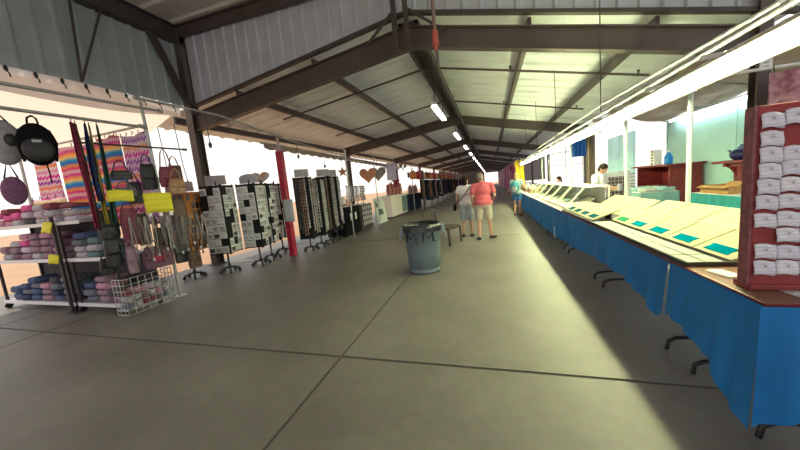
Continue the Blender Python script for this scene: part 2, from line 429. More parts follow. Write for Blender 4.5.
t = thing('tent_pole', 'thin steel tent pole standing behind the black backpack', 'pole', (-9.0, 3.75, 0))
mb = MB(); mb.tube([(0, 0, .01), (0, 0, 2.9)], .025); mb.build('pole', M_grey, t)
mb = MB(); mb.b2(-.08, .08, -.08, .08, 0, .012); mb.build('base_plate', M_grey, t)
for x, lb in ((-6.6, 'thin guy wire beside the brown column, nearer the aisle'), (-7.1, 'thin guy wire outside the brown column')):
    t = thing('hanging_wire', lb, 'wire'); mb = MB(); mb.tube([(x, 5.2, 3.4), (x + .05, 5.2, 2.5), (x + .1, 5.2, 2.15)], .008, 6); mb.build('wire', M_dark, t)
    mb = MB(); mb.ell((x + .1, 5.2, 2.12), (.02, .02, .03)); mb.build('hook', M_dark, t)

# shelving
M_shelf = mat('shelf board', (.42, .40, .45), .5, .0, .15, 8)
M_lip = mat('white price rail', (.72, .70, .76), .4)
M_gapdark = mat('added dark sheet', (.05, .042, .05), .8)
def shelf_unit(x0, x1, label, levels, y0=3.0, y1=3.58):
    t = thing('shelf_unit', label, 'shelf', ((x0 + x1) / 2, (y0 + y1) / 2, 0)); hw = (x1 - x0) / 2; hd = (y1 - y0) / 2
    for sx in (-1, 1):
        for sy in (-1, 1):
            mb = MB(); mb.b2(sx * hw - sx * .04 - .018, sx * hw - sx * .04 + .018, sy * (hd - .032) - .018, sy * (hd - .032) + .018, .10, levels[-1] + .02); mb.build('upright', M_dark, t)
            mb = MB(); mb.cyl((sx * (hw - .04) - .02, sy * (hd - .03), .05), (sx * (hw - .04) + .02, sy * (hd - .03), .05), .05, n=14); mb.b2(sx * (hw - .04) - .03, sx * (hw - .04) + .03, sy * (hd - .03) - .02, sy * (hd - .03) + .02, .085, .10); mb.build('caster', M_black, t)
    mb = MB(); mb.b2(-hw + .02, hw - .02, hd - .012, hd, .12, levels[-1]); mb.build('back_panel', M_gapdark, t)  # dark sheet added to keep the gaps between the piles dark
    for z in levels:
        s = MB(); s.b2(-hw, hw, -hd + .012, hd - .013, z - .03, z); o = s.build('shelf_board', M_shelf, t)
        l = MB(); l.b2(-hw, hw, -hd, -hd + .01, z - .045, z + .012); l.build('price_rail', M_lip, o)
    return t
shelf_unit(-8.75, -6.68, 'wheeled shelf unit under the backpack with three shelves of folded clothes', (.15, .90, 1.50))
shelf_unit(-6.60, -5.5, 'wheeled shelf unit between the dark post and the wire basket', (.15, .90))
t = thing('sign_post', 'dark post between the two shelf units with yellow tags clipped on', 'post', (-6.64, 2.94, 0))
mb = MB(); mb.b2(-.02, .02, -.02, .02, .0, 1.6); mb.b2(-.12, .12, -.03, .03, 0, .02); mb.build('post', M_dark, t)
mb = MB(); mb.b2(.02, .62, .03, .40, 1.475, 1.50); mb.build('shelf_board', M_shelf, t)
mb = MB(); mb.b2(.02, .62, .018, .028, 1.46, 1.512); mb.build('price_rail', M_lip, t)

# folded garments: each a soft folded slab with rounded fold edge
def folded_mesh():
    mb = MB(); n = 10
    prof = []
    for i in range(n + 1):
        a = -PI / 2 + PI * i / n; prof.append((-.15 - .03 * math.cos(a) * .9, .035 + .035 * math.sin(a)))
    prof = prof + [(.13, .066), (.15, .05), (.15, .02), (.13, .0)]
    def P(a, b, d): return (d, a + .012 * math.sin(d * 30), b * (1 + .12 * math.sin(d * 21)))
    k = 6
    for j in range(k):
        pass
    vs = []; fs = []; m = len(prof)
    for j in range(k + 1):
        d = -.14 + .28 * j / k; sc = 1 - .1 * abs(2 * j / k - 1) ** 3
        for a, b in prof: vs.append((d, a * sc, b * (.92 + .1 * math.sin(j * 1.7 + a * 9))))
    for j in range(k):
        for i in range(m): fs.append((j * m + i, j * m + (i + 1) % m, (j + 1) * m + (i + 1) % m, (j + 1) * m + i))
    fs += [tuple(range(m - 1, -1, -1)), tuple(range(k * m, k * m + m))]
    mb.add(vs, fs, 0, True); return mb
GC = {'denim blue': (.06, .085, .17), 'slate grey': (.13, .135, .17), 'mauve': (.24, .15, .2), 'light grey': (.36, .34, .38), 'dusty pink': (.42, .2, .29),
      'hot pink': (.55, .09, .27), 'navy': (.03, .035, .08), 'pale lilac': (.42, .36, .45), 'charcoal': (.05, .05, .06), 'teal grey': (.1, .17, .18), 'maroon': (.2, .05, .07), 'plum': (.16, .07, .14)}
GM = {k: mat('cloth ' + k, tuple(min(.8, x * 1.45) for x in v), .9, var=.35, scale=24, bump=.15) for k, v in GC.items()}
g0 = folded_mesh().build('folded_garment', GM['slate grey']); g0['category'] = 'clothes'
first = True
def place_garment(x, y, z, col, label, sx=1., sy=1., sz=1., rz=0., grp=None):
    global first
    o = g0 if first else dup(g0); first = False
    o.location = (x, y, z); o.scale = (sx, sy, sz); o.rotation_euler = (0, 0, rz)
    o.material_slots[0].link = 'OBJECT'; o.material_slots[0].material = GM[col]
    tag(o, label, 'clothes', grp); return o
ROWS = [
 ('bottom shelf before the dark post', .152, -8.5, [['denim blue'] * 2, ['navy', 'slate grey', 'denim blue'], ['denim blue', 'denim blue', 'slate grey', 'denim blue'], ['mauve', 'mauve', 'dusty pink'], ['denim blue', 'navy', 'slate grey', 'charcoal'], ['charcoal', 'slate grey', 'teal grey', 'slate grey']], .31),
 ('bottom shelf past the dark post', .152, -6.38, [['slate grey', 'slate grey', 'denim blue'], ['mauve', 'mauve', 'dusty pink', 'mauve'], ['plum', 'charcoal']], .33),
 ('middle shelf before the dark post', .902, -8.5, [['light grey', 'mauve'], ['plum', 'mauve', 'light grey'], ['mauve', 'pale lilac', 'hot pink', 'dusty pink'], ['light grey', 'mauve', 'mauve', 'mauve'], ['mauve', 'mauve', 'mauve', 'dusty pink'], ['mauve', 'mauve', 'plum']], .31),
 ('middle shelf past the dark post', .902, -6.38, [['light grey', 'light grey', 'slate grey', 'denim blue'], ['teal grey', 'light grey', 'teal grey'], ['teal grey', 'slate grey']], .33),
 ('top shelf before the dark post', 1.502, -8.5, [['dusty pink', 'hot pink'], ['dusty pink', 'hot pink', 'maroon'], ['light grey', 'hot pink'], ['charcoal', 'pale lilac', 'hot pink'], ['light grey', 'pale lilac', 'light grey'], ['pale lilac', 'light grey', 'maroon']], .31),
]
for where, z, x0, piles, dx in ROWS:
    for i, p in enumerate(piles):
        zz = z
        for k, col in enumerate(p):
            h = R.uniform(.9, 1.1) * (1.7 if len(p) < 3 else 1.45)
            n = len(p) - k
            pos = 'topmost' if n == 1 else ORD[n - 1] + ' from top'
            place_garment(x0 + i * dx + R.uniform(-.012, .012), 3.235 + R.uniform(-.02, .02), zz, col, f"{col} folded garment, {pos}, {ORD[i]} pile, {where}",
                          R.uniform(.88, 1.0), 1.03, h, R.uniform(-.07, .07))
            zz += .0762 * h
for k, (x, y, col) in enumerate(((-6.3, 3.17, 'pale lilac'), (-6.3, 3.17, 'light grey'))):
    place_garment(x, y, 1.503 + .1 * k, col, f"{col} folded garment on the short top shelf by the hanging scarves", 1.1, 1., 1.3)
place_garment(-6.62 + .3, 3.17, 1.72, 'maroon', 'rumpled maroon garment lying on the short top shelf pile', 1.2, 1., 1.)

# yellow paper price signs (handwriting not legible in the photo)
def bag_spot(u, l): return (-5.45 + .30 * u + .955 * .12 * l, 2.95 + .955 * u - .30 * .12 * l)   # along the rail, and how far forward
M_yellowlines = stripes('yellow card with faded writing', [(.75, .68, .03)] * 4 + [(.62, .55, .05), (.75, .68, .03)], 'Z', .085, .7, jag=.02)
def price_sign(loc, w, h, rz, label, tilt=0., clips=0):
    t = thing('price_sign', label, 'sign', loc, rz, None)
    mb = MB(); mb.sheet(lambda u, v: ((u - .5) * w, -.01 * math.sin(PI * u), (v - .5) * h + .01 * math.sin(5 * u)), 8, 4); o = mb.build('card', M_yellowlines, t, solid=.004)
    for c in range(clips):
        mb = MB(); x = -w * .38 + w * .38 * c; mb.b2(x - .022, x + .022, -.012, .012, -h / 2 - .06, -h / 2 + .005); mb.build('clip', M_white, t, bevel=.004)
    t.rotation_euler = (tilt, 0, rz); return t
price_sign((-6.66, 2.88, 1.44), .25, .17, 0, 'small yellow price tag at the top of the dark shelf post', -.3)
price_sign((-6.68, 2.88, .93), .19, .14, .2, 'small yellow price tag halfway down the dark shelf post', -.2)
price_sign((*bag_spot(.16, 3.2), 1.80), .28, .16, 1.05, 'yellow price sign above the hanging purses, smaller of two')
price_sign((*bag_spot(.56, 3.9), 1.66), .34, .30, 1.15, 'large yellow price sign clipped over the grey hanging straps', 0, 3)

# striped blankets on the back rail
CB = [(.80, .05, .34), (.95, .48, .16), (.06, .26, .75), (.04, .50, .80), (.95, .80, .35), (.95, .42, .18), (.75, .08, .5), (.9, .75, .75)]
CP = [(.8, .08, .55), (.92, .82, .9), (.9, .42, .2), (.92, .85, .92), (.5, .18, .65), (.92, .8, .8), (.8, .3, .6), (.9, .7, .86)]
M_blA = stripes('rainbow blanket', CB, 'Z', .46, jag=.05, trans=.5)
M_blB = stripes('pale purple blanket', [CP[i] for i in (4, 1, 0, 1, 2, 3, 4, 1)], 'Z', .5, jag=.06, trans=.5)
M_blC = stripes('pink striped blanket', [(.85, .06, .55), (.95, .85, .92), (.85, .45, .7), (.95, .88, .9), (.92, .4, .2), (.92, .8, .88), (.5, .12, .6), (.95, .86, .9)], 'Z', .44, jag=.04, trans=.5)
def blanket(x0, x1, zt, zb, y, m, label):
    t = thing('hanging_blanket', label, 'blanket', ((x0 + x1) / 2, y, zt)); w = x1 - x0
    mb = MB(); mb.sheet(lambda u, v: ((u - .5) * w, .045 * math.sin(u * 26) * (.3 + v) + .02 * math.sin(u * 11 + 2), -(zt - zb) * v - .04 * math.sin(PI * u) * (1 - v)), 48, 10); o = mb.build('blanket_cloth', m, t, solid=.006)
    for k in range(5):
        mb = MB(); x = (k / 4 - .5) * w * .94; mb.tube([(x, 0, -.02), (x, .02, .03), (x, 0, .045)], .007, 6); mb.build('hook', M_dark, t)
    return t
blanket(-9.15, -8.42, 2.86, 1.6, 3.98, M_blC, 'pink and white striped blanket hanging behind the black backpack')
blanket(-8.38, -6.52, 2.98, 1.3, 4.02, M_blA, 'rainbow striped blanket hanging behind the scarves')
blanket(-6.48, -5.82, 2.96, 1.3, 4.02, M_blB, 'pale purple striped blanket beside the tent pole')
blanket(-7.4, -6.85, 3.06, 2.55, 4.16, mat('coral cloth', (.75, .2, .12), .9, trans=.4), 'coral orange cloth hanging above the rainbow blanket')
M_blD = stripes('pink fringe cloth', [(.9, .16, .55), (.95, .9, .94), (.15, .2, .6), (.95, .88, .92), (.92, .6, .15), (.95, .92, .95)], 'Z', .3, jag=.05)
blanket(-9.0, -7.9, 2.0, 1.35, 3.76, M_blD, 'pink fringed blanket hanging low behind the top shelf')

# black backpack on the lower rail
t = thing('hanging_backpack', 'black backpack hanging from the lower pipe rail', 'backpack', (-5.26, 2.37, 2.48), 1.15); t.scale = (.88, .95, .95)
mb = MB(); mb.ell((0, 0, 0), (.19, .115, .27), 20, 14); mb.build('body', M_blackcloth, t)
mb = MB(); mb.ell((0, -.10, -.08), (.15, .06, .15), 16, 10); o = mb.build('front_pocket', mat('black nylon', (.02, .02, .024), .6, var=.3, scale=30), t)
l = MB(); l.b2(-.045, .045, -.168, -.158, .0, .035); l.build('badge', mat('grey badge', (.35, .35, .38), .5), o, bevel=.004)
mb = MB(); mb.tube([(-.05, 0, .26), (-.04, 0, .33), (0, 0, .36), (.04, 0, .33), (.05, 0, .26)], .012, 8); mb.build('handle', M_blackcloth, t)
for s in (-1, 1):
    mb = MB(); mb.tube([(s * .12, .09, .2), (s * .17, .15, .05), (s * .15, .13, -.2)], [.03, .03, .015], 8); mb.build('strap', M_blackcloth, t)
mb = MB(); mb.tube([(.04, -.06, -.22), (.05, -.08, -.38), (.05, -.07, -.5)], .008, 6); mb.build('drawstring', M_blackcloth, t)
mb = MB(); mb.tube([(0, 0, .34), (0, 0, .355), (.02, 0, .365)], .006, 6); mb.build('hook', M_dark, t)
# pale mask-like bag at the frame edge
t = thing('hanging_bag', 'pale grey bag with dark pocket hanging beside the backpack', 'bag', (-5.75, 2.30, 2.56), 1.1)
mb = MB(); mb.ell((0, 0, 0), (.16, .1, .28), 18, 12); mb.build('body', mat('silver nylon', (.4, .38, .42), .5, var=.3, scale=8), t)
mb = MB(); mb.ell((.06, -.085, .02), (.06, .03, .08), 12, 8); mb.build('pocket', M_black, t)
mb = MB(); mb.tube([(-.06, 0, .25), (0, 0, .36), (.06, 0, .25)], .012); mb.build('handle', M_blackcloth, t)
t = thing('hanging_bag', 'dark purple bag hanging below the pale grey bag', 'bag', (-6.3, 2.5, 2.0), 1.1)
mb = MB(); mb.ell((0, 0, 0), (.12, .07, .2), 14, 10); mb.build('body', GM['plum'], t)
mb = MB(); mb.tube([(-.06, 0, .17), (0, 0, .42), (.06, 0, .17)], .01); mb.build('strap', M_blackcloth, t)

# scarves and belts on the lower rail
def strip(name, loc, L, w, m, label, cat, amp=.03, rz=0., k=3.):
    t = thing(name, label, cat, loc, rz)
    mb = MB(); ph = R.uniform(0, 6)
    mb.sheet(lambda u, v: ((u - .5) * w * (.35 + .65 * min(1, v * 3)) + amp * math.sin(v * k + ph), .035 * math.sin(u * 9 + v * 4 + ph), -L * v), 8, 16); mb.build('cloth', m, t, solid=.008)
    mb = MB(); mb.tube([(amp * math.sin(ph), 0, -.03), (amp * math.sin(ph), 0, .04)], .006, 6); mb.build('hook', M_dark, t)
    return t
SC = [('wine red', (.28, .02, .07)), ('black', (.015, .015, .02)), ('dark green', (.03, .10, .05)), ('navy', (.02, .03, .11)), ('olive yellow', (.42, .34, .04)), ('brown', (.14, .08, .05)), ('bottle green', (.02, .08, .06)), ('grey', (.2, .19, .19))]
SP = [(-5.2, 2.72, 1.42, .045, 0), (-5.25, 2.78, 1.45, .03, 5), (-5.2, 2.845, 1.05, .05, 3), (-5.25, 2.905, 1.38, .035, 4), (-5.2, 2.965, 1.38, .05, 6)]
for x, y, L, w_, c in SP:
    nm, col = SC[c]
    strip('hanging_scarf', (x, y, 2.795), L, w_ * 1.1, mat('scarf ' + nm, col, .9, var=.4, scale=18), f"{nm} scarf hanging from the lower rail between backpack and purses", 'scarf', amp=.012, rz=.9)
# purses
def purse(loc, w, h, d, m, label, rz, L=.3, flap=True):
    t = thing('hanging_purse', label, 'purse', loc, rz)
    mb = MB()
    def P(u, v):
        a = 2 * PI * u; sq = lambda q: math.copysign(abs(q) ** .6, q)
        s = .55 + .45 * math.sin(PI * min(.5, v * .9 + .12)); s = s if v < .9 else s * .9
        return (sq(math.cos(a)) * w / 2 * s, sq(math.sin(a)) * d / 2 * s, -h * v)
    mb.sheet(P, 20, 8); mb.build('body', m, t)
    if flap:
        mb = MB(); mb.sheet(lambda u, v: ((u - .5) * w * .84, -d * (.30 + .28 * math.sin(PI * .5 * min(1, v * 2.2))), -h * .6 * v), 8, 6); mb.build('flap', m, t, solid=.006)
    mb = MB(); mb.tube([(-w * .36, 0, -.03), (-w * .2, 0, L * .7), (0, 0, L), (w * .2, 0, L * .7), (w * .36, 0, -.03)], .009, 6); mb.build('strap', m, t)
    return t
PC = {'black': (.015, .013, .015), 'dark brown': (.09, .045, .03), 'wine': (.19, .03, .06), 'mauve': (.24, .14, .19), 'grey': (.17, .16, .17), 'tan': (.36, .2, .1), 'charcoal': (.045, .045, .05), 'plum': (.12, .05, .09)}
PM = {k: mat('leather ' + k, tuple(x * 1.25 for x in v), .5, var=.35, scale=20, bump=.1) for k, v in PC.items()}
PU = [(.28, 1, 2.18, .26, .13, 'charcoal', 'wide charcoal bag hanging high in front of the blankets'),
      (.28, 1, 1.93, .28, .13, 'grey', 'wide grey bag hanging just above the yellow signs'),
      (.60, 1, 2.28, .20, .40, 'black', 'tall black bag hanging at the tent pole'),
      (.80, 2.3, 2.22, .22, .32, 'wine', 'wine red shoulder bag hanging next to the tall black bag'),
      (.86, 3.4, 2.02, .22, .24, 'tan', 'tan bag hanging beside the wine red shoulder bag'),
      (.97, 1, 2.26, .20, .32, 'dark brown', 'dark brown bag hanging at the column end of the bag display'),
      (.95, .4, 1.70, .22, .5, 'dark brown', 'long brown bag hanging behind the large yellow sign'),
      (.72, .8, 1.70, .16, .36, 'mauve', 'mauve pouch hanging next to the large yellow sign'),
      (.04, .2, 1.62, .24, .42, 'charcoal', 'charcoal bag hanging below the small yellow sign'),
      (.26, 1.2, 1.62, .22, .56, 'wine', 'long wine red bag hanging beside the grey straps'),
      (.48, 2.4, 1.00, .40, .34, 'plum', 'large plum bag with red patch hanging over the basket'),
      (.0, 1.4, 1.22, .18, .42, 'black', 'black bag hanging beside the pink pouch'),
      (.16, 2.5, 1.06, .12, .40, 'mauve', 'pink mauve pouch hanging over the wire basket'),
      (-.06, .2, .92, .18, .24, 'black', 'small black bag hanging low beside the shelf end'),
      (.44, -.4, 2.02, .2, .34, 'charcoal', 'charcoal bag hanging behind the yellow signs'),
      (.44, .0, 1.52, .18, .5, 'dark brown', 'brown bag hanging between the long wine bag and grey straps'),
      (.64, .2, 1.26, .2, .46, 'black', 'long black bag hanging behind the grey straps'),
      (.88, 1.5, 1.34, .2, .40, 'grey', 'grey bag hanging behind the straps, near the orange rack'),
      (.86, .6, .96, .2, .34, 'charcoal', 'charcoal bag hanging lowest over the basket'),
      (1.0, 1.6, .80, .2, .3, 'dark brown', 'brown bag hanging low at the column end of the basket')]
for u, l, z, w_, h, c, lb in PU:
    p = purse((*bag_spot(u, l), z), w_, h, .085, PM[c], lb, 1.27, L=.30 if c == 'wine' and z > 2 else .09 if z < 1.95 else .16, flap=h < .5)
    if 'red patch' in lb:
        mb = MB(); mb.b2(-.07, .07, -.062, -.056, -.24, -.14); mb.build('patch', mat('red patch', (.35, .03, .07), .8), p)
# grey straps and lanyards hanging under the sign
for k in range(20):
    u = .20 + .9 * k / 19; l = (3.3, 4.0)[k % 2] + .25 * ((k // 2) % 2); sx, sy = bag_spot(u, l)
    t = thing('hanging_strap', f"grey bag strap looped below the large yellow sign, {ORD[k]} towards the column", 'strap', (sx, sy, 1.50 - .08 * u), 1.27 + R.uniform(-.3, .3))
    L = R.uniform(.4, .72); s = R.uniform(.02, .032); le = R.uniform(.0, .02)
    mb = MB(); mb.tube([(-s * .2, 0, 0), (-s + le * .5, 0, -L * .5), (le, .006, -L), (s + le * .5, .008, -L * .5), (s * .2, .006, 0)], .009, 6); mb.build('strap', mat('strap %d' % k, R.choice([(.34, .32, .32), (.17, .15, .15), (.09, .08, .08), (.44, .41, .41), (.28, .23, .2)]), .7), t)
    mb = MB(); mb.b2(le - .012, le + .012, -.01, .016, -L - .04, -L + .01); mb.build('buckle', M_chrome if k % 2 else M_black, t, bevel=.004)
rail('short pipe rail the purses and straps hang from', [(-5.32, 2.8, 2.56), (-5.12, 4.15, 2.56)], .014, M_dark)

# wire basket at the corner, with bagged goods
t = thing('wire_basket', 'grey wire grid basket of bagged goods at the booth corner', 'basket', (-5.45, 3.24, 0), 0)
def grid(mb, P, nu, nv, r=.006):
    for i in range(nu + 1): mb.tube([P(i / nu, 0), P(i / nu, 1)], r, 6)
    for j in range(nv + 1): mb.tube([P(0, j / nv), P(1, j / nv)], r, 6)
for nm, P, nu, nv in (('front_grid', lambda u, v: (.22, -.34 + .70 * u, .03 + .55 * v), 7, 6), ('side_grid', lambda u, v: (-.02 + .24 * u, -.34, .03 + .55 * v), 3, 6), ('far_grid', lambda u, v: (-.02 + .24 * u, .36, .03 + .55 * v), 3, 6), ('base_grid', lambda u, v: (-.02 + .24 * u, -.34 + .7 * v, .10), 3, 6)):
    mb = MB(); grid(mb, P, nu, nv); mb.build(nm, M_chrome, t)
for k in range(18):
    i, j, l = k % 6, (k // 6) % 1, k // 6
    o = place_garment(-5.34, 2.98 + .105 * i, .115 + .105 * l + .01 * (i % 2), R.choice(['mauve', 'pale lilac', 'light grey', 'dusty pink', 'slate grey', 'maroon']), '', .60, .27, 1.2, R.uniform(-.06, .06))
    o.name = 'bagged_garment'; col = o.material_slots[0].material.name.replace('cloth ', '')
    tag(o, f"{col} bagged garment in the wire basket, {ORD[l]} layer, {ORD[i]} from the near end", 'clothes')
# ================================================================== left: spinner racks of trinkets
M_pegboard = mat('orange pegboard', (.8, .38, .12), .7, var=.25, scale=7, trans=.4)
M_blackboard = mat('black display board', (.02, .02, .022), .9, spec=.1)
M_clear = mat('grey clear plastic', (.5, .49, .52), .25, var=.25, scale=9)
def rack_base(t, n=5, r=.2):
    mb = MB(); mb.cyl((0, 0, .09), (0, 0, 2.05), .02); mb.build('pole', M_black, t)
    mb = MB(); mb.cyl((0, 0, .09), (0, 0, .17), .045, .03); mb.build('hub', M_black, t)
    for k in range(n):
        a = 2 * PI * k / n + .3; c, s = math.cos(a), math.sin(a)
        mb = MB(); mb.bar((.03 * c, .03 * s, .115), (r * c, r * s, .085), .035, .03); lg = mb.build('leg', M_black, t)
        mb = MB(); mb.cyl((r * c - .02 * s, r * s + .02 * c, .037), (r * c + .02 * s, r * s - .02 * c, .037), .036, n=12); mb.cyl((r * c, r * s, .06), (r * c, r * s, .09), .012); mb.build('caster', M_black, lg)
def header(t, kind, w=.44, z=1.98, rz=0.):
    q = Matrix.Rotation(rz, 3, 'Z')
    if kind == 'arch':
        poly = [(-w / 2, 0), (w / 2, 0), (w / 2, .13)] + [(w / 2 * math.cos(a), .13 + .09 * math.sin(a)) for a in [PI * k / 10 for k in range(1, 10)]] + [(-w / 2, .13)]
    elif kind == 'heart':
        poly = [(.021 * 16 * math.sin(a) ** 3 * .72, .15 + .011 * (13 * math.cos(a) - 5 * math.cos(2 * a) - 2 * math.cos(3 * a) - math.cos(4 * a))) for a in [2 * PI * k / 28 for k in range(28)]]
    else:
        poly = [(-w / 2, 0), (w / 2, 0), (w / 2 * .96, .2), (-w / 2 * .96, .22)]
    mb = MB(); mb.prism(poly, lambda a, b, d: q @ Vector((a, d, z + b)), -.008, .008)
    return mb.build('header_sign', M_heart if kind == 'heart' else M_clear, t)
M_heart = mat('pale blue foil', (.55, .62, .72), .25, var=.4, scale=6, col2=(.6, .3, .15))
def rack(x, y, label, head, board=M_blackboard, zb=.46, zt=1.95, w=.44, rz=.26):
    t = thing('spinner_rack', label, 'rack', (x, y, 0), rz); rack_base(t)
    for k in range(4):
        a = k * PI / 2; q = Matrix.Rotation(a, 3, 'Z')
        mb = MB(); mb.box(q @ Vector((0, -w / 2 + .011, (zb + zt) / 2)), (w - .05, .016, zt - zb), q)
        for s in (-1, 1): mb.box(q @ Vector((s * (w / 2 - .025), -w / 2 + .011, (zb + zt) / 2)), (.02, .03, zt - zb + .03), q)
        mb.build('display_panel', board, t)
    if head: header(t, head, w, zt + .02)
    return t
def face_point(x, y, rz, k, u, off, w=.44):
    """point on panel k (0 faces -Y, 1 faces +X before turning) at u across, off outside"""
    a = rz + k * PI / 2
    p = Matrix.Rotation(a, 3, 'Z') @ Vector((u, -w / 2 - off, 0))
    return x + p.x, y + p.y, a
mb = MB(); mb.b2(-.055, .055, -.004, .004, -.135, 0); mb.b2(-.04, .04, -.018, -.004, -.115, -.04, 1); mb.cyl((0, .008, -.012), (0, -.02, -.008), .005, n=6, mi=2)
packet0 = mb.build('hanging_packet', [M_offwhite, M_cardA, M_chrome]); packet0['category'] = 'trinket'
mb = MB(); mb.b2(-.03, .03, -.012, .004, -.15, -.03); mb.ell((0, -.016, -.12), (.025, .01, .025), 8, 6, 0); mb.cyl((0, .008, -.012), (0, -.02, -.008), .005, n=6, mi=1); mb.b2(-.008, .008, -.006, -.001, -.04, 0)
key0 = mb.build('hanging_keyring', [PM['charcoal'], M_chrome]); key0['category'] = 'keyring'
used = {}
def hang(proto, loc, rz, label, cat, group, mats=None, scale=None):
    o = proto if proto.name not in used else dup(proto)
    used[proto.name] = 1
    o.location = loc; o.rotation_euler = (0, 0, rz)
    if scale: o.scale = scale
    if mats:
        for i, m in mats.items(): o.material_slots[i].link = 'OBJECT'; o.material_slots[i].material = m
    return tag(o, label, cat, group)
RZ = .26
# the orange keyring rack nearest the straps
rack(-6.31, 4.83, 'orange pegboard spinner rack of leather keyrings beside the grey straps', 'plain', M_pegboard, .62, 1.86, .62)
KC = [PM['charcoal'], PM['dark brown'], PM['black'], PM['grey'], mat('leather blue', (.06, .08, .16), .5)]
for k, fc in ((0, 'near'), (1, 'aisle')):
    for r in range(7):
        for c in range(5):
            if R.random() < .1: continue
            x, y, a = face_point(-6.31, 4.83, RZ, k, -.24 + .12 * c, .014, .62)
            hang(key0, (x, y, 1.84 - .17 * r), a, f"leather keyring on the orange rack, {ORD[r]} row down, {ORD[c]} along, {fc} side", 'keyring', 'keyrings on the orange rack', {0: R.choice(KC)}, (1.15, 1, 1.05))
M_whitecard = mat('white card', (.82, .82, .82), .6, var=.1, scale=25)
PKM = [M_offwhite, M_cardA, M_cardA, M_cardB, mat('silver packet', (.46, .47, .5), .35, var=.45, scale=30)]
RK = [(-5.78, 5.26, 'first', 'plain', 'spinner rack of white packets right of the orange rack', .48, .18), (-5.44, 5.86, 'second', 'arch', 'spinner rack of white packets with grey arched header', .44, .15),
      (-5.56, 6.40, 'third', 'heart', 'spinner rack of white packets with pale blue heart header', .42, .12), (-5.8, 7.16, 'fourth', None, 'spinner rack of white packets standing close to the red post', .42, .1)]
for x, y, nm, hd, lb, w_, gap in RK:
    rack(x, y, lb, hd, w=w_)
    for k, fc in ((0, 'near'), (1, 'aisle')):
        for r in range(9):
            for c in range(3):
                if R.random() < gap: continue
                pit_ = (w_ - .03) / 3; px, py, a = face_point(x, y, RZ, k, pit_ * (c - 1), .013, w_)
                hang(packet0, (px, py, 1.90 - .158 * r), a, f"white packet, {ORD[r]} row down, {ORD[c]} along, {fc} side, {nm} packet rack from orange", 'packet', 'packets on the spinner racks',
                     {0: R.choice([M_whitecard, M_offwhite, M_offwhite]), 1: R.choice(PKM + PKM + [PM['charcoal']])}, (pit_ / .11 * R.uniform(.93, .98), 1, R.uniform(1.08, 1.14)))
# red post with a white notice
t = thing('booth_post', 'red post with white notice standing among the racks', 'post', (-5.16, 6.75, 0))
M_redpost = mat('red post paint', (.45, .012, .05), .45, var=.2, scale=5)
mb = MB(); mb.b2(-.075, .075, -.075, .075, .02, 2.75); mb.b2(-.1, .1, -.1, .1, 0, .02); mb.build('post', M_redpost, t, bevel=.008)
mb = MB(); mb.b2(-.06, .06, -.06, .06, 2.75, 2.85); mb.cyl((0, 0, 2.85), (0, 0, 3.09), .03); mb.build('post_cap', mat('pink grey cap', (.45, .33, .34), .6), t)
mb = MB(); mb.sheet(lambda u, v: (-.05 + .30 * u, -.085 - .006 * math.sin(4 * u), .92 + .58 * v), 5, 4); mb.build('notice', mat('pale blue notice', (.55, .6, .66), .6, var=.2, scale=12), t, solid=.004)
# strand racks beyond the red post
M_strands = [mat('beads ' + n, c, .4, var=.5, scale=30) for n, c in (('grey', (.46, .45, .45)), ('black', (.07, .062, .065)), ('silver', (.62, .62, .62)), ('lilac', (.5, .45, .56)), ('brown', (.26, .15, .12)), ('bone', (.62, .55, .47)))]
def strand_mesh(n=16, L=1.35):
    mb = MB()
    for i in range(n):
        z = -L * (i + .5) / n; mb.ell((.001 * math.sin(i * 2.1), 0, z), (.0295, .02, L / n * .56), 7, 5)
    mb.cyl((0, 0, 0), (0, 0, -L), .006, n=6); mb.cyl((0, .01, -.005), (0, -.012, 0), .005, n=6)
    return mb
strand0 = strand_mesh().build('hanging_necklace', M_strands[0]); strand0['category'] = 'necklace'
SR = [(-4.98, 7.32, 'first', 'plain', 2.06, (4, 0, 1)), (-4.93, 7.82, 'second', None, 2.02, (0, 0, 2)), (-4.9, 8.32, 'third', 'plain', 2.08, (1, 0, 4)), (-4.93, 8.82, 'fourth', 'plain', 2.08, (3, 3, 2))]
for x, y, nm, hd, zt, ms in SR:
    rack(x, y, f"dark spinner rack of necklaces, {nm} past the red post", hd, zb=.36, zt=zt, w=.40)
    for k, fc in ((0, 'near'), (1, 'aisle')):
        for c in range(5):
            px, py, a = face_point(x, y, RZ, k, -.128 + .064 * c, .034, .40)
            hang(strand0, (px, py, zt - .05), a, f"long bead necklace on the {nm} necklace rack past the red post, {ORD[c]} along, {fc} side", 'necklace', 'necklaces on the spinner racks', {0: M_strands[R.choice(ms)]}, (1, 1, R.uniform(.98, 1.16)))
for k, (x, y, z0, z1) in enumerate(((-5.2, 4.75, 2.75, 3.29), (-5.2, 7.6, 2.72, 3.03), (-5.2, 9.0, 2.5, 2.95))):
    t = thing('hanging_wire', f"short hook wire dangling from the long pipe rail, {ORD[k]} from the tent pole", 'wire')
    mb = MB(); mb.tube([(x, y, z1), (x + .01, y, z0)], .008, 6); mb.build('wire', M_dark, t)
    mb = MB(); mb.ell((x + .01, y, z0 - .04), (.035, .03, .06)); mb.build('hook', M_dark, t)
# scalloped shade edge running on along the left eave
M_awn = mat('awning edge', (.55, .42, .34), .85, trans=.3)
t = thing('canopy_awning', 'pinkish scalloped awning edge along the left eave past the red post', 'awning')
mb = MB(); mb.sheet(lambda u, v: (-5.9 - .0 * v, 7.1 + 13 * u, 3.08 - .45 * u * .4 - (.10 + .05 * abs(math.sin(u * 78))) * v), 160, 2); mb.build('scalloped_edge', M_awn, t, solid=.008)
mb = MB(); mb.tube([(-5.9, 7.0, 3.1), (-5.9, 20.2, 2.92)], .025); mb.build('rail_tube', M_grey, t)

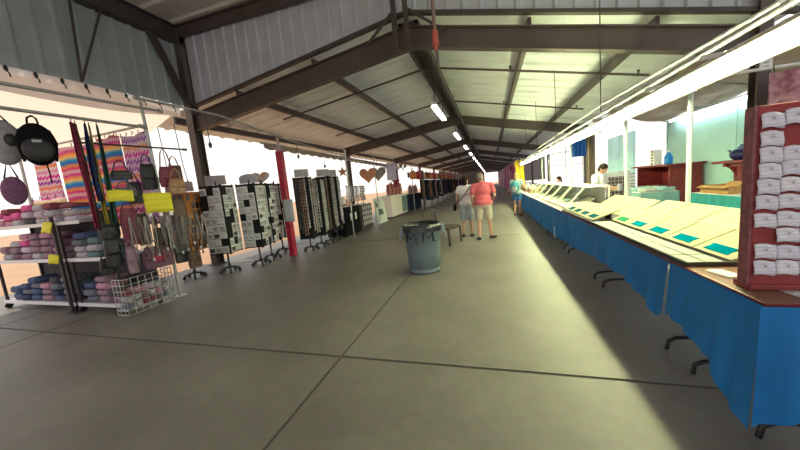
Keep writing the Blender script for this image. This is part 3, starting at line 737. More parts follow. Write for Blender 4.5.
# ================================================================== left: further booths
def tent_pole(x, y, h, label):
    t = thing('tent_pole', label, 'pole', (x, y, 0)); mb = MB(); mb.cyl((0, 0, .012), (0, 0, h), .022); mb.build('pole', M_grey, t)
    mb = MB(); mb.b2(-.07, .07, -.07, .07, 0, .012); mb.build('base_plate', M_grey, t)
    mb = MB(); mb.cyl((0, 0, h - .1), (0, 0, h + .02), .034); mb.build('pipe_coupling', M_grey, t)
tent_pole(-4.52, 9.22, 2.9, 'white tent pole standing in front of the black clothed counter')
tent_pole(-4.55, 11.85, 2.85, 'white tent pole standing by the heart ornaments')
tent_pole(-4.5, 17.9, 2.8, 'white tent pole beside the dark blue clothed table')
def draped_counter(name, x0, x1, y0, y1, h, m, label, cat='counter'):
    t = thing(name, label, cat, (0, 0, 0)); cx, cy = (x0 + x1) / 2, (y0 + y1) / 2; t.location = (cx, cy, 0); hw, hd = (x1 - x0) / 2, (y1 - y0) / 2
    mb = MB(); mb.b2(-hw, hw, -hd, hd, h - .03, h); mb.build('counter_top', M_white, t, bevel=.006)
    mb = MB(); per = [(-hw, -hd), (hw, -hd), (hw, hd), (-hw, hd), (-hw, -hd)]
    def P(u, v):
        s = u * 4; i = min(3, int(s)); f = s - i; a, b = per[i], per[i + 1]
        n = ((b[1] - a[1]), -(b[0] - a[0])); l = math.hypot(*n); w = .01 + .025 * (1 - v) * math.sin(f * 40 + i) * math.sin(PI * f)
        return (a[0] + (b[0] - a[0]) * f + n[0] / l * w, a[1] + (b[1] - a[1]) * f + n[1] / l * w, .03 + (h - .035) * v)
    mb.sheet(P, 160, 4); mb.build('cloth_skirt', m, t)
    for sx in (-1, 1):
        for sy in (-1, 1):
            mb = MB(); mb.cyl((sx * (hw - .06), sy * (hd - .06), 0), (sx * (hw - .06), sy * (hd - .06), h - .03), .018); mb.build('leg', M_dark, t)
    return t
bt = draped_counter('counter', -5.5, -4.78, 9.2, 10.42, 1.05, M_blackcloth, 'black clothed counter with two white tags past the necklace racks')
for k in range(2):
    mb = MB(); mb.b2(.385, .392, -.25 + .38 * k, -.12 + .38 * k, .55, .80); mb.build('tag', M_white, bt, bevel=.002)
gt = draped_counter('counter', -5.5, -4.82, 10.6, 11.75, 1.02, mat('grey brown cloth', (.085, .07, .07), .95, var=.3, scale=12, spec=.08), 'grey clothed counter hung with pale earring cards')
mbk = MB(); mbk.b2(-.004, .004, -.06, .06, -.16, 0); mbk.b2(.004, .014, -.03, .03, -.12, -.05, 1)
ear0 = mbk.build('hanging_card', [M_cardB, M_cardA]); ear0['category'] = 'card'
for r in range(4):
    for c in range(6):
        hang(ear0, (-4.77, 10.75 + .17 * c, .96 - .2 * r), 0, f"pale earring card on the grey clothed counter front, {ORD[r]} row down, {ORD[c]} along", 'card', 'earring cards on the grey counter')
# goods on the counters
t = thing('table_lamp', 'small lamp with white shade standing on the black counter', 'lamp', (-4.97, 9.5, 1.052))
mb = MB(); mb.lathe([(.0, 0), (.07, 0), (.06, .02), (.015, .05), (.02, .12), (.0, .13)], 14); mb.build('lamp_base', PM['dark brown'], t)
mb = MB(); mb.lathe([(.13, .11), (.11, .33), (.10, .33), (.12, .11)], 16); mb.build('lamp_shade', mat('white shade', (.9, .88, .9), .8, trans=.3), t)
def necklace_stand(x, y, z, label, m):
    t = thing('necklace_stand', label, 'stand', (x, y, z)); mb = MB(); mb.cyl((0, 0, 0), (0, 0, .72), .014); mb.b2(-.08, .08, -.08, .08, 0, .015); mb.build('stand', M_dark, t)
    mb = MB(); mb.cyl((0, -.26, .72), (0, .26, .72), .012); mb.build('cross_bar', M_dark, t)
    for k in range(6):
        b = MB(); y0 = -.23 + .09 * k
        for i in range(9): b.ell((.02 * math.sin(i), y0 + .012 * math.sin(i * 2.2), .68 - .065 * i), (.022, .018, .034), 6, 5)
        b.build('necklace', m[k % len(m)], t)
for k, (y, lb) in enumerate(((10.05, 'stand of grey necklaces at the end of the black counter'), (10.92, 'stand of pale necklaces on the grey counter, nearer'), (11.5, 'stand of dark necklaces on the grey counter, farther'))):
    necklace_stand(-5.05, y + (.24 if k == 0 else 0), 1.053 if k == 0 else 1.023, lb, [M_strands[i] for i in ((0, 2, 3), (2, 5, 3), (1, 4, 0))[k]])
M_copper = mat('copper', (.5, .2, .1), .4, .3, .4, 8)
for k in range(7):
    t = thing('figurine', f"small copper figurine on the black counter, {ORD[k]} from the lamp side", 'figurine', (-4.9 - .16 * (k % 2), 9.6 + .08 * k if k > 1 else 9.3 + .09 * k, 1.052)) if k > 2 else thing('figurine', f"small copper figurine standing behind the white lamp, {ORD[k]} of three", 'figurine', (-5.28, 9.33 + .12 * k, 1.052))
    mb = MB(); mb.lathe([(0, 0), (.045, 0), (.03, .03), (.05, .1), (.02, .17), (.035, .21), (0, .25)], 10); mb.build('body', M_copper, t)
    mb = MB(); mb.b2(-.05, .05, -.05, .05, 0, .012); mb.build('base', M_dark, t)
# star and heart ornaments
def star_poly(r): return [((r if k % 2 == 0 else r * .42) * math.sin(PI * k / 5), (r if k % 2 == 0 else r * .42) * math.cos(PI * k / 5)) for k in range(10)]
def heart_poly(s): return [(s * 16 * math.sin(a) ** 3, s * (13 * math.cos(a) - 5 * math.cos(2 * a) - 2 * math.cos(3 * a) - math.cos(4 * a))) for a in [2 * PI * k / 32 for k in range(32)]]
def ornament(name, poly, loc, m, label, cat, up, d=.02):
    t = thing(name, label, cat, loc, .42); mb = MB(); mb.prism(poly, lambda a, b, e: (a, e, b), -d, d); mb.build('body', m, t, bevel=.012)
    mb = MB(); top = max(b for a, b in poly); mb.cyl((0, 0, top * .75), (0, 0, up), .005, n=6); mb.build('string', M_dark, t)
ornament('hanging_star', star_poly(.19), (-4.85, 9.55, 2.25), M_copper, 'rusty five pointed star hanging above the black counter', 'ornament', .65)
ornament('hanging_heart', heart_poly(.0215), (-4.72, 11.5, 2.16), mat('red woven heart', (.38, .10, .07), .7, var=.5, scale=18, col2=(.6, .28, .14)), 'red brown woven heart hanging over the counters', 'ornament', .75, .05)
ornament('hanging_heart', heart_poly(.0215), (-4.60, 12.35, 2.22), mat('grey woven heart', (.27, .22, .22), .7, var=.5, scale=18), 'grey woven heart hanging next to the red one', 'ornament', .65, .05)
# white picture board leaning, white cabinet, blue table
t = thing('display_board', 'white leaning board with dark picture patches past the grey counter', 'board', (-4.78, 12.95, 0))
def lean(a, b, d): return (-.02 - .16 * b / 1.1 + d, a, .03 + b)
mb = MB(); mb.prism([(-.62, 0), (.62, 0), (.62, 1.12), (-.62, 1.12)], lean, -.02, .0); mb.build('panel', mat('pale green board', (.60, .66, .58), .6, var=.12, scale=3), t)
for poly in ([(-.3, .35), (.3, .35), (.25, .6), (-.28, .62)], [(-.5, .72), (-.1, .72), (-.42, 1.02)]):
    mb = MB(); mb.prism(poly, lean, .002, .006); mb.build('picture', mat('dark green print', (.05, .10, .07), .6), t)
mb = MB()
for s in (-1, 1): mb.bar((-.03, s * .6, 0.0), (-.17, s * .6, 1.14), .04, .04)
mb.bar((-.03, -.6, .03), (-.03, .6, .03), .03, .05); mb.build('frame', M_white, t)
mb = MB(); mb.bar((-.5, 0, 0), (-.2, 0, 1.05), .05, .03); mb.build('rear_leg', M_white, t)
t = thing('cabinet', 'white cabinet with glass end panel past the leaning board', 'cabinet', (-5.12, 16.05, 0)); t.scale = (1, 1.28, 1)
mb = MB(); mb.b2(-.35, .35, -1.35, 1.0, .08, 1.12); mb.build('body', mat('cream white panel', (.82, .74, .66), .5, var=.06), t, bevel=.01)
mb = MB(); mb.b2(-.38, .38, -1.38, 1.03, 1.12, 1.16); mb.build('top', M_white, t)
mb = MB(); mb.b2(-.32, .3, -1.3, .95, 0, .08); mb.build('plinth', M_dark, t)
mb = MB(); mb.b2(.352, .366, .1, .95, .15, 1.05); mb.build('glass_door', mat('greenish glass', (.22, .32, .29), .15, var=.4, scale=6), t)
draped_counter('counter', -5.5, -4.72, 18.3, 20.8, 1.05, mat('dark blue cloth', (.02, .026, .05), .95, spec=.08), 'dark blue clothed table beyond the white cabinet')
t = thing('hanging_banner', 'grey blue cloth banner hanging over the dark blue table', 'banner', (-4.7, 19.2, 2.35))
mb = MB(); mb.sheet(lambda u, v: (.03 * math.sin(u * 12), (u - .5) * 3.2, -.30 * v), 20, 3); mb.build('cloth', mat('grey blue banner', (.22, .23, .33), .8), t, solid=.006)
mb = MB(); mb.cyl((0, -1.65, .01), (0, 1.65, .01), .02); mb.build('rod', M_grey, t)
for k in range(10):
    t = thing('figurine', f"pinkish ornament standing on the dark blue table, {ORD[k]} along its aisle edge", 'figurine', (-4.95, 18.5 + .24 * k, 1.052))
    mb = MB(); mb.lathe([(0, 0), (.08, 0), (.05, .06), (.09, .2), (.05, .32), (.07, .4), (0, .5 + .1 * (k % 3))], 10); mb.build('body', mat('ornament %d' % k, R.choice([(.55, .25, .2), (.6, .4, .35), (.35, .15, .15), (.6, .5, .45)]), .6), t)
    mb = MB(); mb.lathe([(0, 0), (.1, 0), (.1, .02), (0, .02)], 10); mb.build('base', M_dark, t)
for k in range(8):
    t = thing('figurine', f"copper ornament standing on the white cabinet, {ORD[k]} from its near end", 'figurine', (-5.0, 14.6 + .33 * k, 1.162))
    mb = MB(); mb.lathe([(0, 0), (.08, 0), (.05, .06), (.1, .25), (.06, .42), (.08, .5), (0, .6 + .1 * (k % 3))], 10); mb.build('body', M_copper if k % 2 else PM['wine'], t)
    mb = MB(); mb.lathe([(0, 0), (.1, 0), (.1, .02), (0, .02)], 10); mb.build('base', M_dark, t)

# garments on hangers
def shirt_mb(w=.46, h=.72, long=False):
    mb = MB()
    if long: ol = [(-.07, 0), (-.2, -.04), (-.21, -.12), (-.17, -.3), (-.22, -h), (.22, -h), (.17, -.3), (.21, -.12), (.2, -.04), (.07, 0), (0, -.05)]
    else: ol = [(-.07, 0), (-.19, -.03), (-.30, -.2), (-.24, -.26), (-.185, -.18), (-.19, -h), (.19, -h), (.185, -.18), (.24, -.26), (.30, -.2), (.19, -.03), (.07, 0), (0, -.05)]
    n = len(ol)
    def P(a, b, d): return (a * w / .46, d * (1 + .3 * math.sin(a * 30)) + .02 * math.sin(a * 22 + b * 3), b)
    mb.prism(ol, P, -.035, .035); return mb
def hanger_mb():
    mb = MB(); mb.tube([(-.17, 0, -.05), (-.02, 0, .015), (0, 0, .02), (.02, 0, .015), (.17, 0, -.05)], .006, 6); mb.tube([(0, 0, .02), (-.028, 0, .055), (-.034, 0, .085), (-.022, 0, .115), (0, 0, .125), (.025, 0, .112), (.034, 0, .085)], .005, 6); return mb
def shirt_thing(name, m, long=False, h=.72):
    o = shirt_mb(h=h, long=long).build(name, m, bevel=.012); hanger_mb().build('hanger', M_dark, o); return o
s0 = shirt_thing('hanging_shirt', mat('lilac shirt', (.55, .5, .68), .9, var=.15, scale=4))
s0.location = (-4.62, 14.3, 2.78); s0.rotation_euler = (0, 0, .5); s0.scale = (1.25, 1, 1.2)
tag(s0, 'lilac white shirt hanging high above the white cabinet', 'shirt')
s1 = shirt_thing('hanging_shirt', mat('dark red shirt', (.22, .02, .05), .9)); s1.location = (-4.62, 14.9, 2.0); s1.rotation_euler = (0, 0, .5); s1.scale = (.7, .8, .6); tag(s1, 'small dark red shirt hanging below the lilac shirt', 'shirt')
for k, (y, z, nm, c) in enumerate(((15.6, 2.72, 'rust', (.3, .12, .08)), (16.4, 2.68, 'black', (.03, .03, .03)))):
    t = thing('hanging_ornament', f"{nm} winged ornament hanging beside the lilac shirt", 'ornament', (-4.6, y, z), .5)
    mb = MB(); mb.prism([(0, -.25), (.05, 0), (.22, .16), (.2, -.06), (.06, -.12), (0, -.3), (-.06, -.12), (-.2, -.06), (-.22, .16), (-.05, 0)][::-1], lambda a, b, d: (a, d, b), -.015, .015); mb.build('body', mat('wing ' + nm, c, .6), t)
    mb = MB(); mb.cyl((0, 0, -.05), (0, 0, .3), .006, n=6); mb.build('string', M_dark, t)
FCOL = [('black', (.015, .015, .018)), ('navy', (.02, .022, .05)), ('charcoal', (.05, .048, .055)), ('dark brown', (.07, .04, .03)), ('white', (.6, .58, .58)), ('rust', (.28, .09, .05)), ('maroon', (.15, .03, .05)), ('dusty pink', (.42, .2, .2))]
FM = {n: mat('far cloth ' + n, c, .95, spec=.08) for n, c in FCOL}
WT = ['black'] * 5 + ['navy'] * 4 + ['charcoal'] * 4 + ['dark brown'] * 3 + ['white', 'rust', 'maroon', 'dusty pink']
far0 = shirt_thing('hanging_garment', FM['black'], True, 1.15); far0['category'] = 'garment'
M_rail2 = mat('dark rail tube', (.1, .1, .1), .4, .5)
def garment_rail(x, y0, L, label, h=1.9):
    t = thing('garment_rail', label, 'rail', (x, y0, 0)); mb = MB(); mb.cyl((0, -.05, h), (0, L + .05, h), .018); mb.build('hanging_bar', M_rail2, t)
    for y in (0, L):
        mb = MB(); mb.cyl((0, y, .05), (0, y, h), .018); up = mb.build('upright', M_rail2, t)
        mb = MB(); mb.bar((-.28, y, .05), (.28, y, .05), .03, .03); mb.build('foot', M_rail2, t)
        for s in (-1, 1):
            mb = MB(); mb.cyl((s * .26, y - .012, .028), (s * .26, y + .012, .028), .027, n=10); mb.build('caster', M_black, t)
nr = 0; ng = 0; firstg = True
y = 17.35
while y < 50:
    n = 8 if y < 30 else 6; pitch = .24 if y < 30 else .42
    garment_rail(-3.72, y, n * pitch, f"clothes rail crowded with dark garments, {ORD[nr]} past the white cabinet")
    for k in range(n):
        col = R.choice(WT); lb = f"{col} garment on the {ORD[nr]} clothes rail past the white cabinet, {ORD[k]} along it"
        o = far0 if firstg else dup(far0)
        firstg = False
        sz = R.uniform(.85, 1.1); o.location = (-3.72, y + pitch * (k + .5), 1.9 - .088 * sz); o.rotation_euler = (0, 0, R.uniform(-.05, .05)); o.scale = (1.15, 1.2 if pitch < .3 else 2.3, sz)
        o.material_slots[0].link = 'OBJECT'; o.material_slots[0].material = FM[col]
        tag(o, lb, 'garment', 'dark garments on the far clothes rails')
    y += n * pitch + .5; nr += 1
# warm goods hung above the far rails
for k in range(16):
    nm, c = [('orange', (.6, .22, .08)), ('red', (.45, .05, .05)), ('peach', (.65, .38, .25)), ('brown', (.2, .08, .05))][k % 4]
    t = thing('hanging_bag', f"{nm} bag hanging over the far clothes rails, {ORD[k]} along the row", 'bag', (-4.35, 17.6 + 1.35 * k, 2.42), 1.2)
    mb = MB(); mb.lathe([(0, -.5), (.2, -.48), (.22, -.2), (.12, 0), (0, .02)], 10); mb.build('body', mat('far bag %d' % k, c, .8), t)
    mb = MB(); mb.tube([(-.1, 0, 0), (0, 0, .2), (.1, 0, 0)], .014, 6); mb.build('strap', M_dark, t)
t = thing('booth_post', 'dark brown booth post standing at the start of the far clothes rails', 'post', (-3.66, 17.0, 0))
mb = MB(); mb.b2(-.06, .06, -.06, .06, .02, 2.35); mb.build('post', M_brown, t); mb = MB(); mb.b2(-.14, .14, -.14, .14, 0, .02); mb.build('base_plate', M_brown, t)

# ================================================================== in the aisle
t = thing('trash_can', 'grey blue round trash can with M.M. painted on it in the aisle', 'trash can', (-1.22, 5.24, 0))
M_can = mat('grey blue plastic', (.19, .25, .29), .5, var=.12, scale=5)
mb = MB(); mb.lathe([(0, .02), (.25, .02), (.275, 0), (.285, .04), (.325, .74), (.338, .74), (.338, .78), (.35, .79), (.352, .85), (.335, .855), (.325, .80), (.29, .08), (0, .06)], 36); mb.build('body', M_can, t)
ca = math.atan2(-5.24, 1.22)
for s in (-1, 1):
    a = ca + s * PI / 2; c, n = Vector((math.cos(a), math.sin(a), 0)), Vector((-math.sin(a), math.cos(a), 0))
    mb = MB(); mb.prism([(.33, .84), (.395, .82), (.41, .70), (.415, .62), (.39, .60), (.375, .68), (.335, .70)], lambda p, z, d: c * p + n * d + Vector((0, 0, z)), -.13, .13); mb.build('handle', M_can, t, bevel=.01)
M_bag = mat('black bin bag', (.012, .014, .017), .25, bump=.4, scale=14)
mb = MB(); mb.lathe([(.27, .62), (.31, .78), (.33, .865), (.345, .875), (.362, .86), (.360, .80), (.366, .75)], 48, wob=lambda a, j: (.012 * math.sin(a * 11) if j < 3 else .01 * (1 + math.sin(a * 13 + 1)) * (j - 2) / 4)); mb.lathe([(0, .60), (.2, .58), (.27, .62)], 48)
bg_ = mb.build('bin_bag', M_bag, t)
M_paint = mat('black spray paint', (.012, .012, .02), .7)
def can_pt(ax, z):
    r = .288 + (.325 - .288) * (z - .04) / .7 + .004; return (r * math.cos(ca + ax), r * math.sin(ca + ax), z)
def stroke(p, q, mb, wd=.034):
    n = 6
    for i in range(n):
        a0, z0 = p[0] + (q[0] - p[0]) * i / n, p[1] + (q[1] - p[1]) * i / n; a1, z1 = p[0] + (q[0] - p[0]) * (i + 1) / n, p[1] + (q[1] - p[1]) * (i + 1) / n
        v0, v1 = Vector(can_pt(a0, z0)), Vector(can_pt(a1, z1)); mb.bar(v0 - (v1 - v0) * .15, v1 + (v1 - v0) * .15, wd, .006)
for nm, a0, a1, dot in (('letter', -1.0, -.38, -.20), ('letter', .02, .58, .76)):
    mb = MB(); z0, z1 = .575, .735
    def am(f): return a0 + (a1 - a0) * f
    for p, q in (((am(0), z0), (am(.06), z1)), ((am(.06), z1), (am(.5), z0 + .05)), ((am(.5), z0 + .05), (am(.94), z1)), ((am(.94), z1), (am(1), z0))): stroke(p, q, mb)
    mb.build(nm, M_paint, t)
    mb = MB(); stroke((dot - .03, z0 + .005), (dot + .03, z0 + .005), mb, .045); mb.build('dot', M_paint, t)

t = thing('chair', 'brown slat back metal chair standing behind the trash can', 'chair', (-1.21, 7.62, 0), -.35); t.scale = (.86, .86, .92)
M_chair = mat('brown chair metal', (.05, .032, .025), .5, var=.3, scale=10); M_seat = mat('brown seat mesh', (.09, .06, .045), .8, var=.3, scale=60)
mb = MB(); mb.b2(-.36, .36, -.36, .36, .452, .495); mb.build('seat', M_seat, t, bevel=.012)
mb = MB()
for s in (-1, 1): mb.bar((-.36, s * .37, .45), (.37, s * .37, .45), .03, .035); mb.bar((s * .37, -.37, .45), (s * .37, .37, .45), .03, .035)
mb.build('seat_frame', M_chair, t)
for sx in (-1, 1):
    for sy in (-1, 1):
        mb = MB(); mb.bar((sx * .36, sy * .36, .45), (sx * .38, sy * .37, 0), .048, .048); mb.build('leg', M_chair, t)
bk = None; mb = MB(); mb.tube([(-.37, -.35, .45), (-.46, -.35, .88), (-.465, -.3, .91), (-.465, .3, .91), (-.46, .35, .88), (-.37, .35, .45)], .018, 8); bk = mb.build('back_frame', M_chair, t)
for k in range(6):
    mb = MB(); y0 = -.28 + .112 * k; mb.bar((-.38, y0, .5), (-.462, y0, .905), .05, .012); mb.build('slat', M_chair, bk)
# ================================================================== right: the long row of blue tables
M_blue = mat('azure table cloth', (.003, .17, .48), .8, var=.22, scale=3, bump=.05)
M_tlegs = mat('black table leg', (.02, .018, .02), .4, .4)
TX0, TX1, TH = 1.2, 2.12, .85
TY = [(1.77, 2.66)] + [(2.68 + 1.84 * k, 2.68 + 1.84 * k + 1.82) for k in range(8)]
where = ['under the red card board', 'under the cream ring boards', 'under the far cream boards', 'under the first glass cases', 'under the middle glass cases', 'under the last glass cases', 'past the glass cases', 'next to the person with teal backpack', 'at the far end of the row']
for k, (y0, y1) in enumerate(TY):
    t = thing('folding_table', f"brown topped folding table with bent black legs {where[k]}", 'table', (TX0, y0, 0), 0, 'folding tables of the long right row')
    L = y1 - y0; W = TX1 - TX0
    mb = MB(); mb.b2(0, W, 0, L, TH - .03, TH); o = mb.build('tabletop', M_wood, t, bevel=.006)
    mb = MB(); mb.b2(-.004, 0, 0, L, TH - .028, TH - .002); mb.b2(0, W, -.004, 0, TH - .028, TH - .002); mb.build('edge_trim', M_red, o)
    for yy in (.19, L - .13):
        mb = MB(); mb.tube([(.14, yy, 0), (.15, yy, .07), (.2, yy, .10), (.3, yy, .11), (.7, yy, .11), (.75, yy, .07), (.76, yy, 0)], .015, 8); mb.cyl((.45, yy, .11), (.45, yy, TH - .03), .016); mb.bar((.45, yy, .4), (.45, L / 2 + (.1 if yy > L / 2 else -.1), TH - .04), .012, .012); mb.build('leg', M_tlegs, t)
HEM = [(1.74, .19), (1.9, .24), (2.02, .38), (2.45, .50), (2.62, .36), (2.75, .42), (3.2, .50), (4.2, .49), (5.2, .40), (6.2, .33), (8.5, .29), (12, .27), (18, .27)]
def hem(y):
    for (a, p), (b, q) in zip(HEM, HEM[1:]):
        if a <= y <= b: return p + (q - p) * (y - a) / (b - a)
    return HEM[-1][1] if y > 3 else HEM[0][1]
for k, (y0, y1) in enumerate([(1.755, 2.52)] + [(2.54 + 2.76 * j, 2.54 + 2.76 * j + 2.74) for j in range(5)] + [(16.34, 17.4)]):
    t = thing('table_drape', f"blue cloth skirt hung along the jewellery tables, {ORD[k]} length from the red card board", 'tablecloth', (0, 0, 0), 0, 'blue cloth skirts of the right tables')
    mb = MB(); ph = k * 1.3
    def fold(u, v, y): return .022 * v * math.sin(y * 15 + ph) + .012 * v * math.sin(y * 31 + 2 * ph)
    mb.sheet(lambda u, v: (TX0 - .014 - .02 * v - abs(fold(u, v, y0 + (y1 - y0) * u)), y0 + (y1 - y0) * u, TH - .008 - (TH - .008 - hem(y0 + (y1 - y0) * u) + (.05 * math.sin(ph) * (u - .5))) * v), int(40 * (y1 - y0)) , 8)
    mb.build('front_drop', M_blue, t)
    if k == 0:
        mb = MB(); mb.sheet(lambda u, v: (TX0 - .03 + .95 * u, y0 - .012 - .02 * v + .04 * v * math.sin(u * 30 + 1) * (1 - .5 * u), TH - .008 - (.50 + .14 * max(0, 1 - u * 6)) * v), 60, 8); mb.build('end_drop', M_blue, t)
t = thing('hanging_tag', 'small white paper stuck on the blue cloth halfway along the tables', 'tag')
mb = MB(); mb.sheet(lambda u, v: (TX0 - .085 - .005 * math.sin(5 * v), 6.15 + .07 * u + .03 * v, .55 - .22 * v), 3, 4); mb.build('paper', M_white, t, solid=.003)
for k, (x, y, rz) in enumerate(((1.32, 2.22, .2), (1.50, 2.20, -.3), (1.42, 1.86, .1))):
    o = MB(); o.sheet(lambda u, v: ((u - .5) * .10, (v - .5) * .16, .002 * math.sin(u * 4)), 4, 4); p = o.build('paper_slip', lines_mat('slip %d' % k, (.7, .7, .68), (.35, .35, .4), 'Y', .02), solid=.002, loc=(x, y, TH + .004)); p.rotation_euler.z = rz
    tag(p, f"white paper slip lying on bare wood by the red board, {('beside its foot', 'behind it', 'in front of it')[k]}", 'paper')

# red card board standing on the first table
t = thing('display_board', 'dark red upright board pinned with rows of white cards', 'board', (1.25, 1.97, TH + .002))
mb = MB(); mb.b2(0, .92, -.03, .03, .03, .92); mb.build('panel', mat('dark red velvet', (.30, .045, .05), .85, var=.2, scale=14), t, bevel=.006)
mb = MB(); mb.b2(.0, .92, -.036, .08, 0, .03); mb.build('base', M_red, t, bevel=.006)
mb = MB(); mb.b2(-.012, 0, -.03, .03, .03, .92); mb.build('edge_strip', mat('worn red edge', (.30, .09, .10), .5, var=.5, scale=30), t)
M_slip = [lines_mat('card lines %d' % i, c, d, 'Z', .019) for i, (c, d) in enumerate((((.74, .72, .80), (.58, .57, .66)), ((.70, .68, .78), (.6, .58, .68)), ((.78, .76, .82), (.62, .62, .70))))]
cm = MB(); cm.sheet(lambda u, v: ((u - .5) * .084, -.010 - .006 * math.sin(PI * u) - .004 * math.sin(v * 5 + u * 6), (v - .5) * .072 + .006 * math.sin(u * 5)), 8, 4); cm.ell((0, -.020, .012), (.004, .003, .004), 6, 4, 1)
card0 = cm.build('hanging_card', [M_slip[0], M_chrome], solid=.002); card0['category'] = 'card'
rows = [(.85, 0, [0, 1, 2, 3, 4, 5, 6, 7, 8, 9]), (.765, .0, [0, 3, 4, 5, 6, 7, 8, 9]), (.685, .0, None), (.612, .0, None), (.535, -.003, None), (.452, -.006, None), (.365, -.008, None), (.285, .08, [0, 1, 2, 3, 4, 5, 6, 7, 8]), (.205, .0, None), (.125, .0, None)]
for r, (z, dx, cols) in enumerate(rows):
    for c in (cols or range(10)):
        if c * .086 + dx > .80: continue
        x = 1.25 + .05 + dx + .086 * c
        hang(card0, (x, 1.97 - .032, TH + z + R.uniform(-.005, .005)), 0, f"white earring card on the red board, {ORD[r]} row down, {ORD[c]} from its free edge", 'card', 'white cards on the red board', {0: R.choice(M_slip)}, (1, 1, R.uniform(.92, 1.02))).rotation_euler.y = R.uniform(-.03, .03)
# cream ring boards in black trays
M_cream = mat('cream pad', (.38, .35, .235), .8, spec=.1, var=.10, scale=26, bump=.1)
M_label = mat('turquoise label', (.0, .11, .17), .9, spec=0); M_labeld = mat('dark teal label', (.01, .06, .08), .9, spec=0); M_labelg = mat('green label', (.02, .16, .08), .9, spec=0)
def tray(x0, x1, y0, y1, label):
    t = thing('display_tray', label, 'tray', (x0, y0, TH + .002)); w, l = x1 - x0, y1 - y0
    mb = MB(); mb.b2(0, w, 0, l, 0, .012); mb.build('base', M_black, t)
    mb = MB()
    for a in ((0, .014, 0, l), (w - .014, w, 0, l), (.014, w - .014, 0, .014), (.014, w - .014, l - .014, l)): mb.b2(*a, .012, .03)
    mb.build('rim', M_black, t); return t
tray(1.205, 2.09, 2.37, 4.44, 'black display tray holding the cream ring boards with turquoise labels')
tray(1.205, 2.09, 4.46, 5.98, 'black display tray holding the cream boards with dark teal labels')
def ring_board(loc, w, d, h, lab, label, bumps=True):
    """a padded board leaning back: low edge at the front (-x), high edge at the back"""
    t = thing('ring_board', label, 'display board', loc); ang = math.atan2(h, d); L = math.hypot(d, h)
    q = Matrix.Rotation(-ang, 3, 'Y')
    def P(a, b, e): return q @ Vector((b, a, e))
    mb = MB(); mb.prism([(-w / 2, 0), (w / 2, 0), (w / 2, L), (-w / 2, L)], P, 0, .018); o = mb.build('pad', M_cream, t, bevel=.006)
    mb = MB()
    n = 4
    for i in range(n):
        b = L * (.36 + .56 * i / (n - 1)); mb.prism([(-w / 2 + .02, b - .008), (w / 2 - .02, b - .008), (w / 2 - .02, b + .008), (-w / 2 + .02, b + .008)], P, .0178, .0205)
    mb.build('slot_rows', mat('cream roll', (.35, .325, .215), .8, spec=.1), t) if 'roll' not in bpy.data.materials else None
    if lab:
        mb = MB(); mb.prism([(-.12, L * .10), (.12, L * .10), (.105, L * .22), (.12, L * .34), (-.12, L * .34), (-.105, L * .22)], P, .019, .023); mb.build('label', lab, t)
    mb = MB(); s = Vector((d * .85, 0, h * .85)); mb.b2(d * .7, d * .76, -w * .3, w * .3, .0, h * .66); mb.build('prop', M_black, t)
    return t
for k in range(5):
    ring_board((1.46, 2.595 + .405 * k, TH + .018), .39, .27, .13, M_labelg if k == 4 else M_label, f"cream ring board with {'green' if k == 4 else 'turquoise'} label, {ORD[k]} from the red card board")
t = thing('display_riser', 'black riser shelf behind the front cream ring boards', 'riser', (1.77, 2.40, TH + .0165))
mb = MB(); mb.b2(0, .29, 0, 2.0, .075, .09); mb.build('riser_top', M_black, t); mb = MB(); mb.b2(.02, .27, .02, .05, 0, .075); mb.b2(.02, .27, 1.95, 1.98, 0, .075); mb.build('riser_side', M_black, t)
for k in range(4):
    ring_board((1.775, 2.65 + .5 * k, TH + .109), .48, .26, .12, None, f"plain cream ring board on the back riser, {ORD[k]} from the red card board")
for k in range(4):
    ring_board((1.26, 4.66 + .37 * k, TH + .018), .35, .32, .12, M_labeld, f"cream board with dark teal label, {ORD[k]} beyond the turquoise labelled boards")
for k in range(3):
    ring_board((1.68, 4.72 + .48 * k, TH + .018), .46, .34, .20, None, f"plain cream board behind the dark teal labels, {ORD[k]} along")
fc = MB(); fc.sheet(lambda u, v: ((u - .5) * .098, (v - .5) * .215, .002 * math.sin(u * 3)), 4, 4)
M_fc = [lines_mat('ring card %d' % i, c, (.10, .10, .09), 'Y', .03 + .006 * i, .3) for i, c in enumerate(((.40, .40, .35), (.36, .38, .33), (.41, .39, .33)))]
fc0 = fc.build('ring_card', M_fc[0], solid=.003); fc0['category'] = 'card'
for c in range(9):
    for r in range(2):
        hang(fc0, (1.276 + .105 * r, 2.50 + .222 * c, TH + .019), 0, f"flat white ring card before the turquoise labels, {('outer', 'inner')[r]} row, {ORD[c]} from the red board", 'card', 'flat ring cards on the black tray', {0: R.choice(M_fc)})

# slanted glass showcases
def glass(name, col=(.8, .9, .85), k=.16):
    m = bpy.data.materials.new(name); m.use_nodes = True; nt = m.node_tree; nt.nodes.remove(nt.nodes['Principled BSDF'])
    tr = nt.nodes.new('ShaderNodeBsdfTransparent'); tr.inputs['Color'].default_value = (*col, 1); gl = nt.nodes.new('ShaderNodeBsdfGlossy'); gl.inputs['Roughness'].default_value = .05
    mx = nt.nodes.new('ShaderNodeMixShader'); mx.inputs[0].default_value = k
    nt.links.new(tr.outputs[0], mx.inputs[1]); nt.links.new(gl.outputs[0], mx.inputs[2]); nt.links.new(mx.outputs[0], nt.nodes['Material Output'].inputs[0]); return m
M_glass = glass('case glass', (.93, .97, .95), .08); M_caseframe = mat('cream case frame', (.78, .76, .62), .4)
M_inside = [mat('case lining %d' % i, c, .7) for i, c in enumerate(((.62, .6, .5), (.25, .29, .3), (.58, .55, .35), (.6, .62, .56)))]
